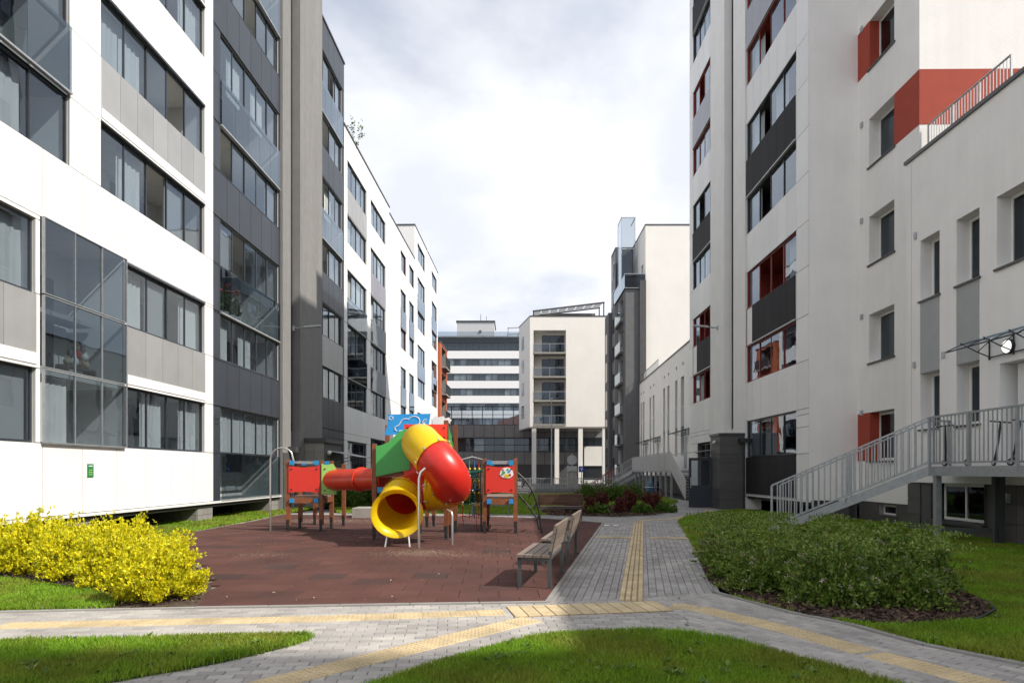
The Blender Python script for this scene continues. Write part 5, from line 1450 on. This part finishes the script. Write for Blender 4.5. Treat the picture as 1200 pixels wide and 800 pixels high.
bench((.70, 11.10, .012), ba, 'second wooden bench just behind the nearest one along the path', 'wood_slat')
bench((.83, 21.62, .012), R(-90), 'dark wooden bench seen from behind at the far side of the rubber floor', 'wood_slat_dark', 1.38)
bench((-1.40, 23.85, .0), R(-90), 'backless looking dark bench behind the small red playhouse', 'wood_slat_dark', 1.3, back=False)

# ------------------------------------------------------------------ PLAYGROUND STRUCTURE
pg = thing('playground_structure', 'play structure with red and yellow tube slide, crawl tunnel, rope net and small red playhouses', 'playground', (0, 0, .012))
def post(x, y, h, w=.10):
    p = O('post', cached(('post', h, w), lambda: MB().prism([(-w/2,-w/2),(w/2,-w/2),(w/2,w/2),(-w/2,w/2)], .16, h, cham=.012).mesh('post', M['wood_post'])), pg, (x, y, 0))
    O('post_foot', cached('pfoot', lambda: MB().box(-.035,.035,-.012,.012,.0,.30).box(-.06,.06,-.05,.05,0,.012).tube([(0,-.05,.1),(0,.05,.1)], .012, 6).mesh('post_foot', M['black'])), p, (0, -.052, 0))
    return p
def board(name, poly, y, m, th=.02, rz=0, origin=None, bolts=()):
    o = O(name, MB().plate(poly, -th/2, th/2).mesh(name, m), pg, (0, y, 0) if origin is None else origin, rz)
    for bx, bz in bolts:
        O('bolt', cached('bolt', lambda: MB().tube([(0,0,0),(0,-.02,0)], [.022,.016], 8).mesh('bolt', M['black'])), o, (bx, -th/2, bz))
    return o
def scoop(x0, x1, z0, z1, c=.05):
    P = []
    for i in range(9): t = i/8; P.append((x0+(x1-x0)*t, z0+c*.6*math.sin(PI*t)))
    for i in range(9): t = 1-i/8; P.append((x0+(x1-x0)*t, z1-c*math.sin(PI*t)))
    return P
def small_house(x0, x1, y0, y1, z, zt, emblem):
    for (x, y) in ((x0, y0), (x1, y0), (x0, y1), (x1, y1)): post(x, y, zt)
    board('panel', scoop(x0+.03, x1-.03, z+.13, z+.83), y0-.062, M['p_redpanel'], bolts=((x0+.10,z+.22),(x1-.10,z+.22),(x0+.10,z+.74),(x1-.10,z+.74)))
    board('panel', scoop(x0+.05, x1-.05, z+.13, z+.80), y1, M['p_redpanel'])
    O('deck', MB().box(x0, x1, y0, y1, z, z+.04).mesh('deck', M['wood_slat']), pg)
    for y in (y0, y1):
        O('beam', MB().box(x0+.05, x1-.05, y-.04, y+.04, z-.14, z-.003).mesh('beam', M['wood_post']), pg)
        O('beam', MB().box(x0+.05, x1-.05, y-.025, y+.025, z+.88, z+.94).mesh('beam', M['galv']), pg)
        for x in (x0+.11, x1-.11):
            for zz in (z-.07, z+.90):
                O('clamp', cached('clamp', lambda: MB().box(-.055,.055,-.03,.03,-.055,.055).mesh('clamp', M['p_cyan'])), pg, (x, y-.066, zz))
    for x in (x0, x1):
        O('beam', MB().box(x-.04, x+.04, y0+.05, y1-.05, z-.14, z-.003).mesh('beam', M['wood_post']), pg)
small_house(-5.75, -4.90, 17.55, 18.55, .86, 1.82, False)
small_house(-.68, .09, 17.0, 19.3, .86, 1.86, True)
# round badge on the right playhouse
bd = board('badge', [(.16*math.cos(2*PI*i/20)*(1+.12*(math.sin(2*PI*i/20) < 0)), .135*math.sin(2*PI*i/20)) for i in range(20)], 0, M['p_white'], .016, origin=(-.135, 16.925, 1.50))
for (cx, cz, r, m) in ((-.07,.01,.045,'p_green'), (.06,.03,.035,'p_blue'), (.0,-.075,.06,'p_yellow'), (.08,-.05,.035,'plaster_red'), (-.09,.075,.03,'plaster_tower'), (.03,.085,.03,'p_green'), (-.11,-.04,.03,'lilac'), (.10,.08,.02,'frame_dark')):
    O('emblem_spot', MB().plate([(r*math.cos(2*PI*i/10), r*.8*math.sin(2*PI*i/10)) for i in range(10)], -.004, .004).mesh('emblem_spot', M[m]), bd, (cx, -.013, cz))
post(-4.78, 19.4, 1.75); post(-5.68, 19.7, 1.4)
O('balance_beam', MB().bar((-4.95,18.6,1.62),(-4.3,19.4,1.5), .09).mesh('balance_beam', M['wood_post']), pg)
# crawl tunnel
a = Vector((-4.86, 17.85, 1.31)); b_ = Vector((-2.95, 16.2, 1.36))
tn = MB(); pts = [a.lerp(b_, i/10) for i in range(11)]
tn.tube(pts, .268, 28, caps=False); tn.tube(pts, .255, 28, caps=False, inner=True)
O('crawl_tunnel', tn.mesh('crawl_tunnel', M['p_orange']), pg)
d = (b_-a).normalized()
for t in (.60, .02, .97):
    c = a.lerp(b_, t); O('tunnel_flange', MB().tube([c-d*.025, c+d*.025], .305, 28).mesh('tunnel_flange', M['p_orange']), pg)
board('panel', [(-.06,.95),(.30,.95),(.34,1.15),(.26,1.3),(.30,1.62),(.22,1.74),(.05,1.70),(-.06,1.74)], 0, M['p_lime'], .02, origin=(-4.82, 17.5, 0), rz=R(12), bolts=((.02,1.05),(.02,1.6)))
# main tower
TZ = 1.55
for (x, y, h) in ((-3.12,15.5,2.16),(-1.50,15.55,2.7),(-3.12,17.1,2.7),(-1.42,17.2,2.7),(-2.35,18.9,1.2),(-1.43,15.9,1.2),(-2.30,17.15,2.7),(-2.2,19.2,1.0)):
    post(x, y, h)
O('deck', MB().box(-3.12, -1.45, 15.5, 17.1, TZ, TZ+.04).mesh('deck', M['wood_slat']), pg)
for y in (15.5, 17.1): O('beam', MB().box(-3.05, -1.5, y-.04, y+.04, TZ-.15, TZ-.004).mesh('beam', M['wood_post']), pg)
O('clamp', MB().box(-3.04,-2.92,15.40,15.46,1.06,1.18).mesh('clamp', M['p_cyan']), pg)
board('panel', [(-2.44,1.35),(-1.46,1.35),(-1.46,2.60),(-2.44,2.60)], 15.44, M['p_redpanel'], bolts=((-1.54,2.52),(-1.54,2.3),(-2.36,2.52),(-1.54,1.9)))
board('panel', [(-3.07,1.42),(-2.30,1.58),(-2.30,2.50),(-2.42,2.49),(-2.56,2.42),(-2.68,2.30),(-2.80,2.19),(-2.95,2.13),(-3.07,2.11)], 15.41, M['p_green'])
board('panel', [(-1.44,1.6),(-1.33,2.10),(-1.38,2.35),(-1.44,2.56)], 15.5, M['p_green'])
board('panel', scoop(-3.05, -1.5, 1.65, 2.3), 17.1, M['p_redpanel'])
O('panel', MB().box(-.01, .01, 0, 1.5, 1.62, 1.98).mesh('panel', M['p_green']), pg, (-3.13, 15.55, 0))
# blue roof board with a cloud drawn on it
bb = board('roof_board', [(-.60,-.27),(-.40,-.25),(0,-.27),(.44,-.24),(.52,.26),(.1,.25),(-.52,.24),(-.51,.05)], 0, M['p_blue'], .02, origin=(-2.50, 16.6, 2.68))
def arc(cx, cz, r, a0, a1, n=10): return [(cx+r*math.cos(R(a0+(a1-a0)*i/n)), -.014, cz+r*.8*math.sin(R(a0+(a1-a0)*i/n))) for i in range(n+1)]
cl = arc(-.27,-.10,.08,250,80)+arc(-.08,.03,.13,170,60)+arc(.12,.08,.14,140,-20)+arc(.20,-.03,.07,60,-90)+[(-.25,-.014,-.165)]
O('cloud_line', MB().tube(cl, .011, 5).mesh('cloud_line', M['p_white']), bb)
O('cloud_line', MB().tube(arc(-.44,.15,.05,0,360), .009, 5).tube(arc(.40,.06,.07,60,250), .010, 5).tube(arc(.42,.03,.05,300,90), .009, 5).mesh('cloud_line', M['p_white']), bb)
board('chimney', [(-.17,-.3),(.17,-.3),(.17,.0),(-.17,.0)], 0, M['p_redpanel'], .05, origin=(-1.80, 16.9, 2.62))
board('smoke_board', [(-.16,0),(.16,0),(.17,.10),(.26,.11),(.31,.18),(.24,.25),(.15,.22),(.10,.28),(-.02,.25),(-.09,.29),(-.18,.20),(-.17,.1)], 0, M['p_white'], .03, origin=(-1.80, 16.9, 2.625))
# tube slide
def catmull(P, n=7):
    P = [Vector(p) for p in P]; out = []; par = []
    Q = [P[0]*2-P[1]] + P + [P[-1]*2-P[-2]]
    for i in range(1, len(Q)-2):
        for j in range(n):
            t = j/n; a, b, c, d = Q[i-1], Q[i], Q[i+1], Q[i+2]
            out.append(.5*((2*b)+(-a+c)*t+(2*a-5*b+4*c-d)*t*t+(-a+3*b-3*c+d)*t**3)); par.append(i-1+t)
    out.append(P[-1]); par.append(len(P)-1)
    return out, par
SP = [(-2.02,15.46,2.16),(-2.00,14.98,2.16),(-1.86,14.50,2.04),(-1.56,14.20,1.76),(-1.33,14.22,1.46),(-1.30,14.56,1.22),(-1.58,14.92,1.12),(-2.0,15.0,1.10),(-2.32,14.78,1.02),(-2.40,14.35,.86),(-2.33,13.85,.71)]
sp, par = catmull(SP, 8)
RAD = .42
def section(t0, t1, m, last=False):
    P = [p for p, t in zip(sp, par) if t0-1e-6 <= t <= t1+1e-6]
    rs = [RAD]*len(P)
    b = MB(); n = 32
    if last:
        d = (P[-1]-P[-2]).normalized()
        P = P + [P[-1]+d*.05, P[-1]+d*.09, P[-1]+d*.11]; rs = rs + [RAD+.03, RAD+.075, RAD+.105]
    b.tube(P, rs, n, caps=False); b.tube(P, [r-.018 for r in rs[:-1]]+[rs[-1]-.012], n, caps=False, inner=True)
    return O('slide_section', b.mesh('slide_section', m), pg)
section(0, 2.75, M['p_yellow']); section(2.75, 4.875, M['p_red']); section(4.875, 6.5, M['p_yellow']); section(6.5, 8.25, M['p_red']); section(8.25, 10, M['p_yellow'], True)
for t, m in ((2.75,'p_yellow'), (4.875,'p_red'), (6.5,'p_yellow'), (8.25,'p_yellow'), (3.25,'p_red'), (4.0,'p_red'), (7.4,'p_red')):
    i = min(range(len(par)), key=lambda k: abs(par[k]-t)); d = (sp[min(i+1,len(sp)-1)]-sp[i-1]).normalized(); c = sp[i]
    ringed = t in (2.75, 4.875, 6.5, 8.25)
    fl = O('slide_flange', MB().tube([c-d*(.022 if ringed else .006), c+d*(.022 if ringed else .006)], RAD+(.030 if ringed else .006), 32, caps=False).mesh('slide_flange', M[m]), pg)
    if ringed:
        x = d.cross(Vector((0,0,1))).normalized(); y = d.cross(x)
        for k in range(8):
            p = c + (x*math.cos(k*PI/4+.3)+y*math.sin(k*PI/4+.3))*(RAD+.045)
            O('bolt', cached('sbolt', lambda: MB().tube([(0,0,-.035),(0,0,.035)], .014, 6).mesh('bolt', M['steel'])), fl, p, rot=d.to_track_quat('Z','Y').to_euler())
O('slide_leg', MB().tube([(-1.87,13.72,0),(-1.87,13.72,1.40),(-1.84,13.74,1.52),(-1.76,13.80,1.60)], .026, 10).mesh('slide_leg', M['steel']), pg)
O('slide_leg', MB().tube([(-1.25,14.3,0),(-1.25,14.3,.60),(-1.27,14.32,.69),(-1.36,14.38,.74)], .026, 10).mesh('slide_leg', M['steel']), pg)
for s in (-1, 1):
    O('slide_leg', MB().tube([(-2.33+s*.25,13.88,0),(-2.33+s*.20,13.98,.34)], .02, 8).mesh('slide_leg', M['steel']), pg)
# fireman's pole
O('fire_pole', MB().tube([(-6.26,17.7,0),(-6.26,17.7,1.85)]+[(-6.26+.30-.30*math.cos(a),17.7,1.85+.30*math.sin(a)) for a in [PI*i/10 for i in range(1,9)]]+[(-5.66,17.72,1.80)], .021, 10).mesh('fire_pole', M['steel']), pg)
# arched climber on the right playhouse
ar1 = [(.12,17.0,1.52),(.36,17.0,1.28),(.55,17.02,.95),(.67,17.06,.55),(.75,17.1,.0)]
ar2 = [(.12,17.6,1.0),(.36,17.9,.68),(.58,18.2,.36),(.62,18.3,.18),(.66,18.9,.0)]
c1_, _ = catmull(ar1, 6); c2_, _ = catmull(ar2, 6)
O('climber_rail', MB().tube(c1_, .024, 8).mesh('climber_rail', M['black']), pg)
O('climber_rail', MB().tube([(.12,17.8,1.0),(.40,17.85,.66),(.66,17.9,.30),(.72,17.9,.0)], .024, 8).mesh('climber_rail', M['black']), pg)
for t in (.22, .45, .65, .82):
    p = c1_[int(t*(len(c1_)-1))]
    O('rung', MB().tube([p, (p.x-.05, 17.88, max(.2, p.z-.2))], .020, 8).mesh('rung', M['dgreen']), pg)
    if t > .4: O('rung', MB().bar((p.x-.28, p.y, p.z-.1),(p.x+.02, p.y+.05, p.z-.08), .05, .02).mesh('rung', M['dgreen']), pg)
# rope net between tower and right playhouse
def rope(pts, m, r=.012): O('rope', MB().tube(pts, r, 6).mesh('rope', M[m]), pg)
O('net_pole', MB().tube([(-1.40,17.2,1.80),(-1.0,17.3,1.90),(-.7,17.2,1.82)], .022, 8).mesh('net_pole', M['galv']), pg)
O('net_pole', MB().tube([(-.79,17.5,0),(-.79,17.5,1.7)], .024, 8).mesh('net_pole', M['dgreen']), pg)
for i, x in enumerate((-1.25, -1.08, -.95, -.84)):
    rope([(x,17.25,1.82),(x+.02,17.2,1.0),(x,17.25,.35)], ('rope_r','rope_g','rope_b','rope_r')[i])
    for z in (1.6, 1.3, 1.0, .7):
        O('bead', cached('bead', lambda: MB().tube([(0,0,-.03),(0,0,0),(0,0,.03)], [.014,.035,.014], 8).mesh('bead', M['ball_y'])), pg, (x+.01, 17.22, z))
for z, m in ((1.45,'rope_g'),(1.1,'rope_b'),(.75,'rope_g'),(.45,'rope_r')):
    rope([(-1.42,17.2,z),(-1.1,17.2,z-.05),(-.68,17.1,z+.02)], m)
rope([(-1.4,17.2,1.62),(-1.05,17.2,1.50),(-.7,17.1,1.56)], 'rope_g', .04)
for x in (-1.3, -.95): rope([(x,17.9,.75),(x+.02,17.9,.05)], 'rope_r', .010)

# low concrete block behind the play structure
O('concrete_block', MB().prism([(-5.3,22.6),(-3.6,22.6),(-3.6,23.5),(-5.3,23.5)], -.02, .34, cham=.02).mesh('concrete_block', M['concrete']), label='low grey concrete block behind the crawl tunnel', cat='concrete block')

# ------------------------------------------------------------------ SMALL THINGS
# scooters on the platform
def scooter(loc, rz, label, colr, lean=8):
    t = thing('kick_scooter', label, 'scooter', loc, rz, 'kick scooters parked on the platform'); t.rotation_euler = (R(lean), 0, rz)
    O('deck', MB().box(-.22, .26, -.055, .055, .07, .095).mesh('deck', colr), t)
    O('stem', MB().tube([(.36,0,.10),(.30,0,.30),(.25,0,.88)], .024, 8).tube([(.26,0,.085),(.33,0,.20)], .018, 8).mesh('stem', M['black']), t)
    O('handlebar', MB().tube([(.25,-.2,.89),(.25,.2,.89)], .016, 8).mesh('handlebar', M['black']), t)
    wm = cached('wheel', lambda: MB().tube([(0,-.013,0),(0,.013,0)], .075, 16).mesh('wheel', M['black']))
    hub = cached('hub', lambda: MB().tube([(0,-.016,0),(0,.016,0)], .042, 12).mesh('hub', M['white_paint']))
    for x in (-.30, .37):
        w_ = O('wheel', wm, t, (x, 0, .077)); O('hub', hub, w_)
    O('mudguard', MB().bar((-.22,0,.09),(-.34,0,.165), .05, .012).mesh('mudguard', M['black']), t)
    return t
teal = mat('teal_paint', (.02, .25, .28), .4)
scooter((9.62, 14.75, DZ), R(95), 'teal decked kick scooter nearest the stair top', teal, -6)
scooter((9.75, 13.55, DZ), R(80), 'white stemmed kick scooter in the middle of the platform group', M['white_paint'], 5)
scooter((9.95, 13.2, DZ), R(98), 'black kick scooter at the right of the platform group', M['black'], 7)
# green notice plate on the white panels
pl = O('notice_plate', MB().box(0, .012, -.105, .105, 0, .30).mesh('notice_plate', mat('green_sign', (.02, .20, .06), .5)), None, (-9.99+.03*15.4+.012, 15.4, 1.42), LA, 'small green notice plate with white print fixed to the white panels', 'sign')
for z, w in ((.24, .07), (.15, .05), (.10, .065), (.05, .06)):
    O('print_line', MB().box(.012, .0135, -w, w, z, z+.022).mesh('print_line', M['p_lime'] if z < .2 else M['white_paint']), pl)
# wall lamps on arms
def wall_lamp(x, y, z, dx, label):
    t = thing('wall_lamp', label, 'lamp', (x, y, z), 0, 'street lamps fixed to the stair towers')
    O('arm', MB().box(-.02 if dx > 0 else -.03, .03 if dx > 0 else .02, -.08, .08, -.1, .1).tube([(0,0,0),(dx*.5,0,.04)], .03, 8).mesh('arm', M['galv']), t)
    O('lamp_head', MB().add([(dx*.45,-.09,.02),(dx*1.15,-.12,.07),(dx*1.15,.12,.07),(dx*.45,.09,.02),(dx*.45,-.06,.10),(dx*1.1,-.08,.13),(dx*1.1,.08,.13),(dx*.45,.06,.10)],
        [(0,1,2,3),(7,6,5,4),(0,4,5,1),(1,5,6,2),(2,6,7,3),(3,7,4,0)]).mesh('lamp_head', M['galv_light']), t)
wall_lamp(-9.99+.03*28.2+.12, 28.2, 7.45, 1.0, 'grey lamp arm on the left stair tower above the porch')
wall_lamp(9.31+.01*31.2-.22, 31.2, 8.1, -1.0, 'grey lamp arm on the right stair tower')
# toys on a shelf inside the smoked glass screen
ty = thing('toy_shelf', 'shelf of bright soft toys behind the smoked glass screen of the white block', 'toys', (-10.05, 15.9, 3.75), LA)
O('shelf', MB().box(-.25, .05, -.5, .5, .18, .22).box(-.25,.05,-.5,-.46,0,.18).box(-.25,.05,.46,.5,0,.18).mesh('shelf', M['wood_slat']), ty)
for i, (y, z, r, m) in enumerate(((-.3,.31,.09,'flower'), (-.08,.34,.11,'white_paint'), (.18,.32,.10,'sand'), (.05,.52,.09,'rope_r'), (-.2,.50,.08,'dgreen'), (.3,.50,.09,'white_paint'), (.0,.68,.08,'flower'), (.2,.68,.08,'lilac'), (.36,.31,.08,'tactile'))):
    O('soft_toy', MB().tube([(0,0,-r),(0,0,-r*.6),(0,0,0),(0,0,r*.6),(0,0,r)], [r*.3,r*.85,r,r*.8,r*.25], 10).tube([(0,-r*.5,r*.9),(0,-r*.6,r*1.5)], [r*.3,r*.15], 6).tube([(0,r*.5,r*.9),(0,r*.6,r*1.5)], [r*.3,r*.15], 6).mesh('soft_toy', M[m]), ty, (-.1, y, z))
# red flowers in pots behind the charcoal block's balustrade
for i, s in enumerate((22.3, 23.1, 23.9)):
    p = thing('potted_plant', ('red flowering pot plant behind the balcony glass, left of three', 'red flowering pot plant behind the balcony glass, middle of three', 'red flowering pot plant behind the balcony glass, right of three')[i], 'plant', (-9.99+.03*s-.45, s, LZ(2)-1.5), i*1.2, 'potted plants on the charcoal block balcony')
    O('pot', MB().tube([(0,0,0),(0,0,.3)], [.12,.17], 10).mesh('pot', M['white_paint']), p)
    v = bush_mesh('foliage', .28, .8, 40, 14, .09, M['leaf_hedge'], 140+i); O('foliage', v[0], p, (0,0,.3))
    rr_ = np.random.default_rng(i); c = np.stack([rr_.normal(0,.10,30), rr_.normal(0,.10,30), 1.15+rr_.normal(0,.10,30)], 1)
    V = leaf_quads(c, rr_.normal(size=c.shape), .07, rr_, .5); O('blossom', np_mesh('blossom', V, np.arange(120).reshape(-1,4), M['p_redpanel']), p)
# road signs, fence and kerb of the street beyond
sg = thing('road_sign', 'grey back of a round road sign with plate below on a tall pole', 'road sign', (4.35, 49.5, 0))
O('pole', MB().tube([(0,0,0),(0,0,2.8)], .035, 8).mesh('pole', M['galv']), sg)
O('sign_disc', MB().tube([(0,-.04,2.38),(0,-.06,2.38)], .36, 24).mesh('sign_disc', M['galv_light']), sg)
O('sign_plate', MB().box(-.36, .36, -.06, -.04, 1.58, 1.93).mesh('sign_plate', M['galv_light']), sg)
sg2 = thing('road_sign', 'small blue square road sign with a white figure on a short pole', 'road sign', (5.35, 52.5, 0))
O('pole', MB().tube([(0,0,0),(0,0,1.95)], .03, 8).mesh('pole', M['galv']), sg2)
bp = O('sign_plate', MB().box(-.22, .22, -.05, -.03, 1.5, 1.95).mesh('sign_plate', mat('sign_blue', (.01, .05, .35), .4)), sg2)
O('figure', MB().box(-.03,.03,-.054,-.051,1.58,1.76).box(-.09,.09,-.054,-.051,1.74,1.79).box(-.03,.03,-.054,-.051,1.81,1.87).mesh('figure', M['white_paint']), bp)
fn = thing('street_fence', 'low galvanised railing along the street beyond the lawn', 'fence', (0, 51, 0))
O('kerb_wall', MB().box(-4, 8.5, .02, .3, 0, .28).mesh('kerb_wall', M['kerb']), fn)
O('rail', MB().box(-4, 8.5, -.02, .02, 1.0, 1.05).box(-4, 8.5, -.015, .015, .12, .15).mesh('rail', M['galv']), fn)
bmf = MB().box(-.012,.012,-.012,.012,.15,1.0).mesh('baluster', M['galv'])
for i in range(100): O('baluster', bmf, fn, (-4+i*.125, 0, 0))
for i in range(8): O('post', cached('fp', lambda: MB().box(-.03,.03,-.03,.03,0,1.08).mesh('post', M['galv'])), fn, (-4+i*1.785, 0, 0))
O('info_plate', MB().box(.3,.7,-.04,-.025,.5,.8).mesh('info_plate', M['galv_light']), fn)
rg = thing('ramp_railing', 'red sloping stair railing beyond the flower bed', 'railing', (7.0, 56, 0))
for k in range(2):
    O('rail', MB().bar((-.4,k*1.2,.55),(1.4,k*1.2,1.75),.06).bar((-.4,k*1.2,.0),(1.4,k*1.2,.35),.06).mesh('rail', M['frame_red']), rg)
for i in range(9):
    x = -.4+i*.22; O('baluster', MB().box(-.03,.03,-.02,.02,.05+i*.04,.55+i*.148).mesh('baluster', M['frame_red']), rg, (x, 0, 0))
O('base', MB().box(-.6, 1.6, -.1, 1.4, 0, .2).mesh('base', M['concrete']), rg)
ps = thing('junction_pillar', 'plain grey concrete cabinet behind the round road sign', 'cabinet', (5.3, 60, 0))
O('body', MB().box(-.42, .42, 0, .8, 0, 1.55).mesh('body', M['concrete']), ps); O('cap', MB().box(-.46,.46,-.05,.85,1.55,1.62).mesh('cap', M['kerb']), ps)
tb = thing('tarpaulin_bundle', 'blue wrapped bundle stored under the far platform', 'bundle', (9.9, 48, 0), .3)
rb = MB(); rb.tube([(0,0,0),(0,.05,.3),(.03,.02,.8),(0,0,1.15)], [.42,.48,.38,.12], 9)
O('cover', rb.mesh('cover', mat('blue_tarpaulin', (.02, .09, .17), .5)), tb)
O('cord', MB().tube([(.5*math.cos(i*PI/8), .04+.5*math.sin(i*PI/8), .45) for i in range(17)], .02, 5).mesh('cord', M['white_paint']), tb)
lp = thing('street_lamp', 'thin grey lamp post standing in front of the corner block', 'lamp', (4.35, 75, 0))
O('pole', MB().tube([(0,0,0),(0,0,9.5)], [.09,.05], 8).mesh('pole', M['galv']), lp); O('lamp_head', MB().box(-.1,.1,-.5,.1,9.45,9.55).mesh('lamp_head', M['galv']), lp)
# black edging strip at the right of the mulch bed
O('bed_edging', MB().tube([(4.4,6.95,.03),(4.8,7.02,.04),(5.25,7.42,.05),(5.52,7.9,.04),(5.72,8.7,.02)], .014, 6).mesh('bed_edging', M['black']), label='black plastic edging strip round the right side of the mulch bed', cat='garden edging')

# two small white marker studs set in the path
for i, x in enumerate((2.72, 2.98)):
    O('marker_stud', MB().prism([(-.07,-.09),(.07,-.09),(.07,.09),(-.07,.09)], -.01, .012, cham=.004).mesh('marker_stud', M['white_paint']), path_main, (x, 19.6, 0))
